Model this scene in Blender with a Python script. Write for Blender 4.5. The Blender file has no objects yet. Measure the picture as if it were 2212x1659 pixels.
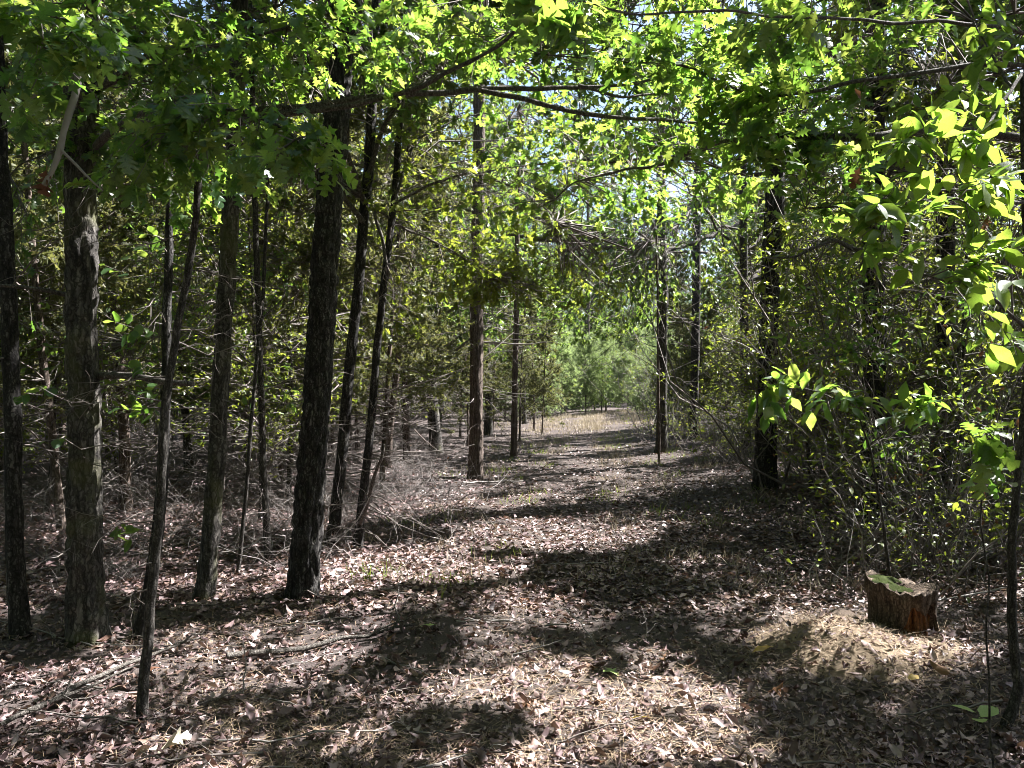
import bpy, math, random
import numpy as np
from mathutils import Vector, Matrix, Quaternion

random.seed(7)
rng = np.random.default_rng(11)
SC = bpy.context.scene
COL = SC.collection

# ------------------------------------------------------------------ camera
EYE = 1.6
F = 769.0            # focal length in pixels of a 1024 wide picture
HOR = 391.0          # horizon row
K = 1024.0 / 2212.0  # layout sketch units -> pixels
cam_d = bpy.data.cameras.new('camera')
cam_d.sensor_width = 36.0
cam_d.lens = 36.0 * F / 1024.0
cam_d.shift_y = (HOR - 384.0) / 1024.0
cam_d.clip_start = 0.05
cam_d.clip_end = 1000.0
cam = bpy.data.objects.new('camera', cam_d)
cam.location = (0, 0, EYE)
cam.rotation_euler = (math.radians(90), 0, 0)
COL.objects.link(cam)
SC.camera = cam

# ------------------------------------------------------------------ sky, sun, exposure
SUN_AZ = math.radians(62)     # clockwise from straight ahead
SUN_EL = math.radians(50)
world = bpy.data.worlds.new('World')
SC.world = world
world.use_nodes = True
wn = world.node_tree.nodes
wl = world.node_tree.links
sky = wn.new('ShaderNodeTexSky')
sky.sky_type = 'NISHITA'
sky.sun_disc = False
sky.sun_elevation = SUN_EL
sky.sun_rotation = SUN_AZ
sky.air_density = 1.0
sky.dust_density = 1.6
wl.new(sky.outputs[0], wn['Background'].inputs[0])
wn['Background'].inputs[1].default_value = 0.05
SUN = Vector((math.sin(SUN_AZ) * math.cos(SUN_EL), math.cos(SUN_AZ) * math.cos(SUN_EL), math.sin(SUN_EL)))
sun_d = bpy.data.lights.new('sun', 'SUN')
sun_d.energy = 5.0
sun_d.angle = math.radians(0.42)
sun_d.color = (1.0, 0.975, 0.945)
sun_o = bpy.data.objects.new('sun', sun_d)
sun_o.rotation_euler = SUN.to_track_quat('Z', 'Y').to_euler()
sun_o.location = SUN * 40
COL.objects.link(sun_o)
SC.view_settings.view_transform = 'Standard'
SC.view_settings.look = 'None'
SC.view_settings.exposure = 2.6
SC.view_settings.gamma = 1.0
SC.view_settings.use_curve_mapping = False
SC.cycles.max_bounces = 6
SC.cycles.diffuse_bounces = 3
SC.cycles.glossy_bounces = 2
SC.cycles.transmission_bounces = 4
SC.cycles.transparent_max_bounces = 4
SC.cycles.use_denoising = True
SC.cycles.filter_width = 0.9
SC.cycles.caustics_reflective = False
SC.cycles.caustics_refractive = False
SC.cycles.sample_clamp_indirect = 4.0

# ------------------------------------------------------------------ layout helpers
MOUND = (1.98, 4.62)


def gh(x, y):
    """height of the ground"""
    x = np.asarray(x, float); y = np.asarray(y, float)
    h = 0.035 * np.sin(x * 0.9 + 1.3) * np.cos(y * 0.7) + 0.02 * np.sin(x * 2.3 + y * 1.7) + 0.012 * np.sin(x * 5.1 - y * 4.3)
    h = h + 0.16 * np.exp(-(((x - MOUND[0]) / 0.42) ** 2 + ((y - MOUND[1]) / 0.4) ** 2))
    h = h + 0.25 / (1 + np.exp(-(x - 4.2) * 1.4)) * np.clip((y - 3) / 4, 0, 1)
    h = h + 0.0055 * np.clip(y - 28, 0, 80)
    return h


def P(dx, dy, Y):
    return np.array([(dx * K - 512) / F * Y, Y, EYE + (HOR - dy * K) / F * Y])


def gy(dy):
    return EYE * F / (dy * K - HOR)


def proj(p):
    """layout coordinates of world points (n,3)"""
    Y = np.maximum(p[:, 1], 0.05)
    return np.stack([(p[:, 0] / Y * F + 512) / K, (HOR - (p[:, 2] - EYE) / Y * F) / K], 1)


def unit(v):
    return v / np.maximum(np.linalg.norm(v, axis=-1, keepdims=True), 1e-9)


# ------------------------------------------------------------------ mesh helpers
def mesh_np(name, v, tris=None, quads=None, smooth=True):
    me = bpy.data.meshes.new(name)
    v = np.ascontiguousarray(v, np.float32)
    me.vertices.add(len(v))
    me.vertices.foreach_set('co', v.ravel())
    parts, starts, s = [], [], 0
    if tris is not None and len(tris):
        t = np.asarray(tris, np.int32)
        parts.append(t.ravel()); starts.append(np.arange(len(t), dtype=np.int32) * 3); s = 3 * len(t)
    if quads is not None and len(quads):
        q = np.asarray(quads, np.int32)
        parts.append(q.ravel()); starts.append(s + np.arange(len(q), dtype=np.int32) * 4)
    li = np.concatenate(parts); st = np.concatenate(starts)
    me.loops.add(len(li)); me.loops.foreach_set('vertex_index', li)
    me.polygons.add(len(st)); me.polygons.foreach_set('loop_start', st)
    if smooth:
        me.polygons.foreach_set('use_smooth', np.ones(len(st), bool))
    me.update(calc_edges=True)
    return me


class MB:
    """collects triangles and quads"""
    def __init__(self):
        self.v, self.t, self.q, self.n = [], [], [], 0

    def add(self, v, t=None, q=None):
        v = np.asarray(v, float).reshape(-1, 3)
        if t is not None and len(t): self.t.append(np.asarray(t, int) + self.n)
        if q is not None and len(q): self.q.append(np.asarray(q, int) + self.n)
        self.v.append(v); self.n += len(v)

    def mesh(self, name, origin=(0, 0, 0), smooth=True):
        v = np.concatenate(self.v) - np.asarray(origin)
        t = np.concatenate(self.t) if self.t else None
        q = np.concatenate(self.q) if self.q else None
        return mesh_np(name, v, t, q, smooth)

    def tube(self, pts, rad, seg=5, cap=False):
        tubes(self, np.asarray(pts, float)[None], np.asarray(rad, float)[None], seg, cap)


def tubes(mb, pts, rad, seg=3, cap=False):
    """many tubes at once: pts (n,k,3), rad (n,k)"""
    pts = np.asarray(pts, float); rad = np.asarray(rad, float)
    n, k, _ = pts.shape
    if n == 0: return
    tan = np.gradient(pts, axis=1) if k > 2 else np.repeat(pts[:, 1:] - pts[:, :1], 2, 1)
    tan = unit(tan)
    ref = np.where(np.abs(tan[:, :1, 2:3]) > 0.8, np.array([1.0, 0.05, 0]), np.array([0.05, 0.02, 1.0]))
    u = unit(np.cross(tan, np.broadcast_to(ref, tan.shape)))
    w = np.cross(tan, u)
    a = np.arange(seg) * 2 * math.pi / seg
    ring = (u[:, :, None] * np.cos(a)[None, None, :, None] + w[:, :, None] * np.sin(a)[None, None, :, None]) * rad[:, :, None, None]
    v = (pts[:, :, None] + ring).reshape(-1, 3)
    i = np.arange(k - 1)[:, None]; j = np.arange(seg)[None]
    q = np.stack([i * seg + j, i * seg + (j + 1) % seg, (i + 1) * seg + (j + 1) % seg, (i + 1) * seg + j], -1).reshape(-1, 4)
    q = (q[None] + (np.arange(n) * k * seg)[:, None, None]).reshape(-1, 4)
    mb.add(v, None, q)
    if cap and n == 1 and seg >= 4:
        mb.add(np.concatenate([v[-seg:], pts[0, -1:]]), [[s, (s + 1) % seg, seg] for s in range(seg)])


def empty(name, loc):
    o = bpy.data.objects.new(name, None)
    o.location = loc
    o.empty_display_size = 0.2
    COL.objects.link(o)
    return o


def obj(name, me, mat, parent=None, loc=(0, 0, 0), kind=None):
    o = bpy.data.objects.new(name, me)
    if mat is not None and not me.materials:
        me.materials.append(mat)
    o.location = loc
    o.parent = parent
    if kind: o['kind'] = kind
    COL.objects.link(o)
    return o


def tag(o, label=None, cat=None, group=None, kind=None):
    if label: o['label'] = label
    if cat: o['category'] = cat
    if group: o['group'] = group
    if kind: o['kind'] = kind
    return o


def copy_tree(o, parent=None):
    c = o.copy()
    COL.objects.link(c)
    c.parent = parent
    for ch in [x for x in o.children]:
        copy_tree(ch, c)
    return c


# ------------------------------------------------------------------ materials
def rgb(c):
    return (c[0], c[1], c[2], 1.0)


def new_mat(name):
    m = bpy.data.materials.new(name)
    m.use_nodes = True
    nt = m.node_tree
    return m, nt.nodes, nt.links, nt.nodes['Principled BSDF']


def ramp(nodes, cols, pos=None, interp='LINEAR'):
    r = nodes.new('ShaderNodeValToRGB')
    r.color_ramp.interpolation = interp
    n = len(cols)
    pos = pos or [i / max(1, n - 1) for i in range(n)]
    while len(r.color_ramp.elements) < n: r.color_ramp.elements.new(0.5)
    for e, c, p in zip(r.color_ramp.elements, cols, pos):
        e.position = p; e.color = rgb(c)
    return r


def leaf_mat(name, cols, trans, mix=0.45, rough=0.42, spec=0.5, blotch=0.35):
    """thin leaf: glossy diffuse side plus light shining through; every leaf has its own tint"""
    m, n, l, b = new_mat(name)
    g = n.new('ShaderNodeNewGeometry'); oi = n.new('ShaderNodeObjectInfo')
    a = n.new('ShaderNodeMath'); a.operation = 'ADD'
    l.new(g.outputs['Random Per Island'], a.inputs[0]); l.new(oi.outputs['Random'], a.inputs[1])
    fr = n.new('ShaderNodeMath'); fr.operation = 'FRACT'; l.new(a.outputs[0], fr.inputs[0])
    tc = n.new('ShaderNodeTexCoord')
    nz = n.new('ShaderNodeTexNoise'); nz.inputs['Scale'].default_value = 38; nz.inputs['Detail'].default_value = 3
    l.new(tc.outputs['Object'], nz.inputs['Vector'])
    rd = ramp(n, cols); rt = ramp(n, trans)
    l.new(fr.outputs[0], rd.inputs[0]); l.new(fr.outputs[0], rt.inputs[0])
    mr = n.new('ShaderNodeMapRange'); mr.inputs[1].default_value = 0.3; mr.inputs[2].default_value = 0.75
    mr.inputs[3].default_value = 1.0 - blotch; mr.inputs[4].default_value = 1.0 + blotch * 0.4
    l.new(nz.outputs[0], mr.inputs[0])
    def mul(c):
        x = n.new('ShaderNodeMix'); x.data_type = 'RGBA'; x.blend_type = 'MULTIPLY'; x.inputs[0].default_value = 1.0
        l.new(c, x.inputs[6]); l.new(mr.outputs[0], x.inputs[7]); return x.outputs[2]
    l.new(mul(rd.outputs[0]), b.inputs['Base Color'])
    b.inputs['Roughness'].default_value = rough
    b.inputs['Specular IOR Level'].default_value = spec
    t = n.new('ShaderNodeBsdfTranslucent'); l.new(mul(rt.outputs[0]), t.inputs[0])
    ms = n.new('ShaderNodeMixShader'); ms.inputs[0].default_value = mix
    l.new(b.outputs[0], ms.inputs[1]); l.new(t.outputs[0], ms.inputs[2])
    bp = n.new('ShaderNodeBump'); bp.inputs['Strength'].default_value = 0.25; bp.inputs['Distance'].default_value = 0.004
    l.new(nz.outputs[0], bp.inputs['Height']); l.new(bp.outputs[0], b.inputs['Normal'])
    l.new(ms.outputs[0], n['Material Output'].inputs[0])
    return m


def bark_mat(name, dark, mid, light, scale=14.0, stretch=0.16, lichen=None, bump=0.7):
    m, n, l, b = new_mat(name)
    tc = n.new('ShaderNodeTexCoord'); mp = n.new('ShaderNodeMapping')
    mp.inputs['Scale'].default_value = (1, 1, stretch)
    l.new(tc.outputs['Object'], mp.inputs[0])
    nz = n.new('ShaderNodeTexNoise'); nz.inputs['Scale'].default_value = scale * 2.2; nz.inputs['Detail'].default_value = 6; nz.inputs['Roughness'].default_value = 0.65
    l.new(mp.outputs[0], nz.inputs['Vector'])
    vo = n.new('ShaderNodeTexVoronoi'); vo.feature = 'DISTANCE_TO_EDGE'; vo.inputs['Scale'].default_value = scale * 2.6
    nd = n.new('ShaderNodeTexNoise'); nd.inputs['Scale'].default_value = scale * 1.5; nd.inputs['Detail'].default_value = 3
    l.new(tc.outputs['Object'], nd.inputs['Vector'])
    sc_ = n.new('ShaderNodeVectorMath'); sc_.operation = 'SCALE'; sc_.inputs[3].default_value = 0.9 / scale
    l.new(nd.outputs[1], sc_.inputs[0])
    ad_ = n.new('ShaderNodeVectorMath'); ad_.operation = 'ADD'
    l.new(mp.outputs[0], ad_.inputs[0]); l.new(sc_.outputs[0], ad_.inputs[1])
    l.new(ad_.outputs[0], vo.inputs['Vector'])
    mx = n.new('ShaderNodeMath'); mx.operation = 'MULTIPLY_ADD'
    vr = n.new('ShaderNodeMapRange'); vr.inputs[1].default_value = 0.0; vr.inputs[2].default_value = 0.22; vr.inputs[3].default_value = -0.20; vr.inputs[4].default_value = 0.06
    l.new(vo.outputs[0], vr.inputs[0])
    mx.inputs[1].default_value = 1.0
    l.new(nz.outputs[0], mx.inputs[0]); l.new(vr.outputs[0], mx.inputs[2])
    r = ramp(n, [dark, mid, light], [0.25, 0.52, 0.8])
    l.new(mx.outputs[0], r.inputs[0])
    out = r.outputs[0]
    if lichen:
        n2 = n.new('ShaderNodeTexNoise'); n2.inputs['Scale'].default_value = 3.2; n2.inputs['Detail'].default_value = 5
        l.new(tc.outputs['Object'], n2.inputs['Vector'])
        r2 = ramp(n, [(0, 0, 0), (1, 1, 1)], [0.5, 0.66]); l.new(n2.outputs[0], r2.inputs[0])
        x = n.new('ShaderNodeMix'); x.data_type = 'RGBA'
        l.new(r2.outputs[0], x.inputs[0]); l.new(out, x.inputs[6]); x.inputs[7].default_value = rgb(lichen)
        y = n.new('ShaderNodeMix'); y.data_type = 'RGBA'; y.inputs[0].default_value = 0.5
        l.new(out, y.inputs[6]); l.new(x.outputs[2], y.inputs[7]); out = y.outputs[2]
    l.new(out, b.inputs['Base Color'])
    b.inputs['Roughness'].default_value = 0.9
    b.inputs['Specular IOR Level'].default_value = 0.25
    bp = n.new('ShaderNodeBump'); bp.inputs['Strength'].default_value = bump; bp.inputs['Distance'].default_value = 0.012
    l.new(mx.outputs[0], bp.inputs['Height']); l.new(bp.outputs[0], b.inputs['Normal'])
    return m


def twig_mat(name, cols):
    m, n, l, b = new_mat(name)
    g = n.new('ShaderNodeNewGeometry')
    tc = n.new('ShaderNodeTexCoord')
    nz = n.new('ShaderNodeTexNoise'); nz.inputs['Scale'].default_value = 25; l.new(tc.outputs['Object'], nz.inputs['Vector'])
    a = n.new('ShaderNodeMath'); a.operation = 'MULTIPLY_ADD'; a.inputs[1].default_value = 0.6
    l.new(g.outputs['Random Per Island'], a.inputs[0])
    s = n.new('ShaderNodeMath'); s.operation = 'MULTIPLY'; s.inputs[1].default_value = 0.4
    l.new(nz.outputs[0], s.inputs[0]); l.new(s.outputs[0], a.inputs[2])
    r = ramp(n, cols); l.new(a.outputs[0], r.inputs[0]); l.new(r.outputs[0], b.inputs['Base Color'])
    b.inputs['Roughness'].default_value = 0.8
    b.inputs['Specular IOR Level'].default_value = 0.3
    return m


def ground_mat(name, cols, scale=9.0):
    m, n, l, b = new_mat(name)
    tc = n.new('ShaderNodeTexCoord')
    v = n.new('ShaderNodeTexVoronoi'); v.inputs['Scale'].default_value = scale * 2.0; v.inputs['Randomness'].default_value = 1.0
    n1 = n.new('ShaderNodeTexNoise'); n1.inputs['Scale'].default_value = scale * 3; n1.inputs['Detail'].default_value = 8; n1.inputs['Roughness'].default_value = 0.7
    n2 = n.new('ShaderNodeTexNoise'); n2.inputs['Scale'].default_value = 0.6; n2.inputs['Detail'].default_value = 4
    wv = n.new('ShaderNodeVectorMath'); wv.operation = 'ADD'
    l.new(tc.outputs['Object'], wv.inputs[0]); l.new(n1.outputs[1], wv.inputs[1])
    for q in (n1, n2): l.new(tc.outputs['Object'], q.inputs['Vector'])
    l.new(wv.outputs[0], v.inputs['Vector'])
    sep = n.new('ShaderNodeSeparateColor'); l.new(v.outputs['Color'], sep.inputs[0])
    a = n.new('ShaderNodeMath'); a.operation = 'MULTIPLY_ADD'; a.inputs[1].default_value = 0.55
    l.new(sep.outputs[0], a.inputs[0])
    a2 = n.new('ShaderNodeMath'); a2.operation = 'MULTIPLY'; a2.inputs[1].default_value = 0.45; l.new(n2.outputs[0], a2.inputs[0])
    l.new(a2.outputs[0], a.inputs[2])
    r = ramp(n, cols); l.new(a.outputs[0], r.inputs[0])
    l.new(r.outputs[0], b.inputs['Base Color'])
    b.inputs['Roughness'].default_value = 0.85
    b.inputs['Specular IOR Level'].default_value = 0.2
    ad = n.new('ShaderNodeMath'); ad.operation = 'ADD'; l.new(n1.outputs[0], ad.inputs[0]); l.new(sep.outputs[1], ad.inputs[1])
    bp = n.new('ShaderNodeBump'); bp.inputs['Strength'].default_value = 0.9; bp.inputs['Distance'].default_value = 0.03
    l.new(ad.outputs[0], bp.inputs['Height']); l.new(bp.outputs[0], b.inputs['Normal'])
    return m


M = {}
M['ground'] = ground_mat('forest_floor', [(0.03, 0.024, 0.022), (0.08, 0.064, 0.06), (0.15, 0.12, 0.115), (0.20, 0.155, 0.125)])
M['path'] = ground_mat('trodden_litter', [(0.035, 0.028, 0.026), (0.10, 0.08, 0.075), (0.18, 0.145, 0.13), (0.24, 0.19, 0.15)], 11)
M['oak_leaf'] = leaf_mat('oak_leaf_green', [(0.028, 0.07, 0.035), (0.045, 0.105, 0.04), (0.06, 0.12, 0.04), (0.08, 0.14, 0.045)],
                         [(0.16, 0.34, 0.04), (0.28, 0.48, 0.055), (0.36, 0.53, 0.07), (0.48, 0.58, 0.10)], 0.5, 0.36, 0.65)
M['hickory_leaf'] = leaf_mat('pointed_leaf_green', [(0.05, 0.10, 0.03), (0.07, 0.13, 0.03), (0.09, 0.14, 0.03)],
                             [(0.24, 0.42, 0.05), (0.34, 0.53, 0.06), (0.46, 0.58, 0.08)], 0.5, 0.45, 0.55)
M['canopy_leaf'] = leaf_mat('canopy_leaf_green', [(0.035, 0.07, 0.022), (0.055, 0.10, 0.028), (0.08, 0.115, 0.03)],
                            [(0.16, 0.30, 0.05), (0.27, 0.41, 0.06), (0.38, 0.47, 0.08)], 0.42, 0.4, 0.6)
M['olive_leaf'] = leaf_mat('understory_leaf_olive', [(0.05, 0.085, 0.02), (0.075, 0.11, 0.02), (0.10, 0.12, 0.025)],
                           [(0.24, 0.34, 0.035), (0.34, 0.42, 0.045), (0.44, 0.48, 0.06)], 0.45)
M['far_leaf'] = leaf_mat('sunny_leaf_green', [(0.06, 0.11, 0.035), (0.09, 0.15, 0.05), (0.12, 0.17, 0.06)],
                         [(0.20, 0.32, 0.05), (0.28, 0.40, 0.06), (0.34, 0.42, 0.08)], 0.45)
M['cedar'] = leaf_mat('cedar_needles', [(0.055, 0.072, 0.038), (0.10, 0.112, 0.055), (0.17, 0.165, 0.085)],
                      [(0.19, 0.22, 0.06), (0.26, 0.27, 0.075), (0.32, 0.31, 0.10)], 0.36, 0.6, 0.3)
M['pine'] = leaf_mat('pine_needles', [(0.045, 0.095, 0.05), (0.07, 0.13, 0.06), (0.11, 0.16, 0.07)],
                     [(0.12, 0.22, 0.06), (0.18, 0.28, 0.08), (0.24, 0.32, 0.09)], 0.35, 0.5, 0.4)
M['young_pine'] = leaf_mat('young_pine_needles', [(0.11, 0.17, 0.08), (0.16, 0.22, 0.10), (0.22, 0.27, 0.13)],
                           [(0.28, 0.40, 0.14), (0.36, 0.46, 0.16), (0.42, 0.50, 0.2)], 0.45, 0.5, 0.4)
M['litter'] = leaf_mat('dry_litter_leaves', [(0.055, 0.034, 0.036), (0.15, 0.094, 0.098), (0.31, 0.212, 0.215), (0.09, 0.056, 0.055), (0.25, 0.155, 0.125), (0.45, 0.345, 0.335), (0.18, 0.11, 0.108)],
                       [(0.10, 0.05, 0.03), (0.2, 0.12, 0.07), (0.25, 0.16, 0.1)], 0.12, 0.5, 0.45)
M['straw'] = twig_mat('pine_straw_tan', [(0.17, 0.115, 0.075), (0.31, 0.225, 0.15), (0.46, 0.365, 0.26)])
M['rust_leaf'] = leaf_mat('rusty_dead_leaf', [(0.13, 0.06, 0.035), (0.20, 0.095, 0.05), (0.28, 0.15, 0.08)],
                          [(0.16, 0.07, 0.035), (0.22, 0.10, 0.045)], 0.15, 0.6, 0.3)
M['yellow_leaf'] = leaf_mat('fallen_yellow_leaf', [(0.50, 0.30, 0.04), (0.56, 0.42, 0.10)], [(0.6, 0.35, 0.03), (0.6, 0.45, 0.06)], 0.25)
M['green_fallen'] = leaf_mat('fallen_green_leaf', [(0.30, 0.42, 0.14), (0.36, 0.46, 0.16)], [(0.4, 0.5, 0.08), (0.45, 0.55, 0.1)], 0.25)
M['pale_leaf'] = leaf_mat('fallen_pale_leaf', [(0.50, 0.46, 0.36), (0.58, 0.50, 0.40)], [(0.3, 0.25, 0.15), (0.35, 0.28, 0.18)], 0.1)
M['bark_oak'] = bark_mat('oak_bark', (0.018, 0.016, 0.015), (0.066, 0.060, 0.055), (0.22, 0.20, 0.185), 13, 0.16, (0.10, 0.105, 0.035))
M['bark_black'] = bark_mat('black_bark', (0.010, 0.009, 0.009), (0.036, 0.033, 0.032), (0.19, 0.178, 0.17), 15, 0.2)
M['bark_cedar'] = bark_mat('cedar_bark', (0.035, 0.027, 0.022), (0.12, 0.092, 0.078), (0.26, 0.21, 0.18), 16, 0.07)
M['bark_pole'] = bark_mat('sapling_bark', (0.018, 0.016, 0.014), (0.058, 0.052, 0.048), (0.19, 0.172, 0.16), 26, 0.25)
M['limb'] = bark_mat('limb_bark', (0.035, 0.030, 0.026), (0.11, 0.098, 0.088), (0.25, 0.23, 0.21), 30, 0.6)
M['twig'] = twig_mat('grey_twig', [(0.055, 0.045, 0.04), (0.14, 0.12, 0.11), (0.26, 0.235, 0.22)])
M['dead_twig'] = twig_mat('bleached_twig', [(0.10, 0.085, 0.078), (0.26, 0.235, 0.22), (0.45, 0.42, 0.40)])
M['brush_twig'] = twig_mat('brush_twig', [(0.05, 0.042, 0.04), (0.15, 0.132, 0.125), (0.36, 0.33, 0.32)])
M['grass'] = leaf_mat('dry_grass', [(0.40, 0.33, 0.26), (0.50, 0.44, 0.35), (0.42, 0.33, 0.27)], [(0.4, 0.33, 0.22), (0.5, 0.43, 0.3)], 0.25, 0.7, 0.2)
M['green_grass'] = leaf_mat('green_ground_plants', [(0.10, 0.16, 0.04), (0.18, 0.24, 0.07)], [(0.3, 0.4, 0.06), (0.4, 0.46, 0.08)], 0.4, 0.6, 0.3)


# ------------------------------------------------------------------ leaf shapes
def leaf_shape(half, fold=0.15, droop=0.25, wave=0.0, seed=0):
    """half: outline of one side [(x,y)] from base to tip; returns verts, tris; length 1 along +Y, normal +Z"""
    r = np.random.default_rng(seed)
    half = np.array(half, float)
    n = len(half)
    ys = np.linspace(half[0, 1], half[-1, 1], n)
    mid = np.stack([np.zeros(n), 0.35 * half[:, 1] + 0.65 * ys], 1)
    mid[0] = (0, half[0, 1]); mid[-1] = (0, half[-1, 1])
    rj = half + r.normal(0, 0.012, half.shape); lj = half * [-1, 1] + r.normal(0, 0.012, half.shape)
    v2 = np.concatenate([mid, rj, lj])
    tris = []
    for i in range(n - 1):
        a, b2, c, d = i, n + i, n + i + 1, i + 1
        tris += [(a, b2, c), (a, c, d)]
        a, b2, c, d = i, 2 * n + i, 2 * n + i + 1, i + 1
        tris += [(a, c, b2), (a, d, c)]
    x, y = v2[:, 0], v2[:, 1]
    z = fold * np.abs(x) - droop * y ** 2 + wave * np.sin(y * 9 + x * 5 + seed) * np.abs(x) * 2
    v = np.stack([x, y, z], 1)
    # stalk
    s = 0.012
    st = np.array([[-s, -0.14, 0.01], [s, -0.14, 0.01], [s, half[0, 1] + 0.03, 0.004], [-s, half[0, 1] + 0.03, 0.004]])
    k = len(v)
    v = np.concatenate([v, st]); tris += [(k, k + 1, k + 2), (k, k + 2, k + 3)]
    return v, np.array(tris)


OAK = [(0.01, 0.05), (0.07, 0.16), (0.20, 0.24), (0.21, 0.29), (0.08, 0.33), (0.30, 0.46), (0.31, 0.53), (0.10, 0.53), (0.33, 0.72),
       (0.30, 0.78), (0.11, 0.74), (0.20, 0.93), (0.10, 0.98), (0.0, 1.0)]
OAKM = [(0.01, 0.05), (0.18, 0.26), (0.07, 0.34), (0.30, 0.5), (0.09, 0.55), (0.32, 0.76), (0.10, 0.78), (0.0, 1.0)]
ELL = [(0.005, 0.0), (0.13, 0.15), (0.22, 0.36), (0.22, 0.58), (0.12, 0.82), (0.0, 1.0)]
ELLM = [(0.005, 0.0), (0.20, 0.3), (0.20, 0.62), (0.0, 1.0)]
RND = [(0.01, 0.0), (0.30, 0.25), (0.36, 0.55), (0.2, 0.85), (0.0, 1.0)]


def variants(half, n, kw):
    return [leaf_shape(half, fold=random.uniform(*kw[0]), droop=random.uniform(*kw[1]), wave=random.uniform(*kw[2]), seed=i) for i in range(n)]


T_OAK = variants(OAK, 8, ((-0.15, 0.35), (-0.05, 0.45), (0.0, 0.25)))
T_OAKM = variants(OAKM, 6, ((-0.15, 0.35), (0.0, 0.45), (0.0, 0.2)))
T_ELL = variants(ELL, 8, ((-0.05, 0.4), (0.0, 0.4), (0.0, 0.15)))
T_ELLM = variants(ELLM, 5, ((-0.1, 0.4), (0.0, 0.4), (0.0, 0.15)))
T_RND = variants(RND, 5, ((-0.1, 0.35), (0.0, 0.3), (0.0, 0.15)))
# curled dry leaves for the floor
_st = lambda vt: (vt[0][:-4], vt[1][:-2])     # without the stalk
T_DRY = [leaf_shape(OAKM if i % 3 == 0 else ELLM, fold=random.choice([-1, 1]) * random.uniform(0.3, 1.3), droop=random.uniform(-0.7, 0.7),
                    wave=random.uniform(0.1, 0.5), seed=40 + i) for i in range(12)]
T_DRY = [_st(q_) for q_ in T_DRY]
T_DRYHI = [leaf_shape(OAK if i % 3 else ELL, fold=random.choice([-1, 1]) * random.uniform(0.25, 0.8), droop=random.uniform(-0.6, 0.6),
                      wave=random.uniform(0.2, 0.5), seed=70 + i) for i in range(12)]
# far leaf: two triangles
T_FAR = [(np.array([[0, 0, 0], [0.27, 0.5, 0.06], [0, 1, -0.12], [-0.27, 0.5, 0.06]], float), np.array([(0, 1, 2), (0, 2, 3)]))]


def frames(fwd, nrm):
    y = unit(fwd)
    z = unit(nrm - (nrm * y).sum(-1, keepdims=True) * y)
    x = np.cross(y, z)
    return np.stack([x, y, z], -1)      # columns


def scatter(mb, temps, pos, R, s):
    """stamp templates"""
    n = len(pos)
    if n == 0: return
    pick = rng.integers(0, len(temps), n)
    for k, (tv, tt) in enumerate(temps):
        i = np.where(pick == k)[0]
        if len(i) == 0: continue
        v = np.einsum('nij,kj->nki', R[i], tv) * s[i][:, None, None] + pos[i][:, None]
        t = (tt[None] + (np.arange(len(i)) * len(tv))[:, None, None]).reshape(-1, 3)
        mb.add(v.reshape(-1, 3), t)


def spray(c, d, n, size, droop=0.35, tilt=0.45, length=0.3, whorl=0.6):
    """n leaves round the end of each twig; c,d (S,3) -> pos,R,s"""
    S = len(c)
    d = unit(d)
    u = unit(np.cross(d, np.array([0.1, 0.05, 1.0])))
    w = np.cross(u, d)
    phi = rng.uniform(0, 2 * math.pi, (S, n))
    back = rng.uniform(0, 1, (S, n)) ** 1.5
    pos = c[:, None] - d[:, None] * (back * length)[..., None]
    side = u[:, None] * np.cos(phi)[..., None] + w[:, None] * (np.sin(phi) * 0.7)[..., None]
    fwd = d[:, None] * rng.uniform(0.2, 0.9, (S, n))[..., None] + side * whorl * 1.6
    fwd[..., 2] -= droop * rng.uniform(0.3, 1.6, (S, n))
    nrm = np.array([0, 0, 1.0]) + rng.normal(0, tilt, (S, n, 3))
    R = frames(fwd, nrm)
    s = size * rng.uniform(0.6, 1.15, (S, n))
    return pos.reshape(-1, 3), R.reshape(-1, 3, 3), s.reshape(-1)


def curve_pts(a, b, k=5, sag=0.0, wob=0.0):
    t = np.linspace(0, 1, k)[:, None]
    a = np.asarray(a, float); b = np.asarray(b, float)
    p = a * (1 - t) + b * t
    p[:, 2] += sag * 4 * (t * (1 - t))[:, 0]
    if wob:
        p[1:-1] += rng.normal(0, wob, (k - 2, 3))
    return p


def connect(mb, pts, limbs, r0=0.004, sag=0.05, k=4):
    """thin twigs from each point to the nearest node of the limbs; returns outward directions"""
    nodes = np.concatenate(limbs)
    d = np.linalg.norm(pts[:, None] - nodes[None], axis=-1)
    j = d.argmin(1)
    a = nodes[j]; L = d[np.arange(len(pts)), j]
    t = np.linspace(0, 1, k)
    p = a[:, None] * (1 - t)[None, :, None] + pts[:, None] * t[None, :, None]
    p[:, 1:-1] += rng.normal(0, 1, (len(pts), k - 2, 3)) * (0.08 * L)[:, None, None]
    p[:, :, 2] += (sag * L)[:, None] * (4 * t * (1 - t))[None]
    rad = r0 * (1 + 1.2 * L)[:, None] * (1.0 - 0.65 * t)[None]
    tubes(mb, p, np.minimum(rad, 0.02), 3)
    return unit(p[:, -1] - p[:, -2])


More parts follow.
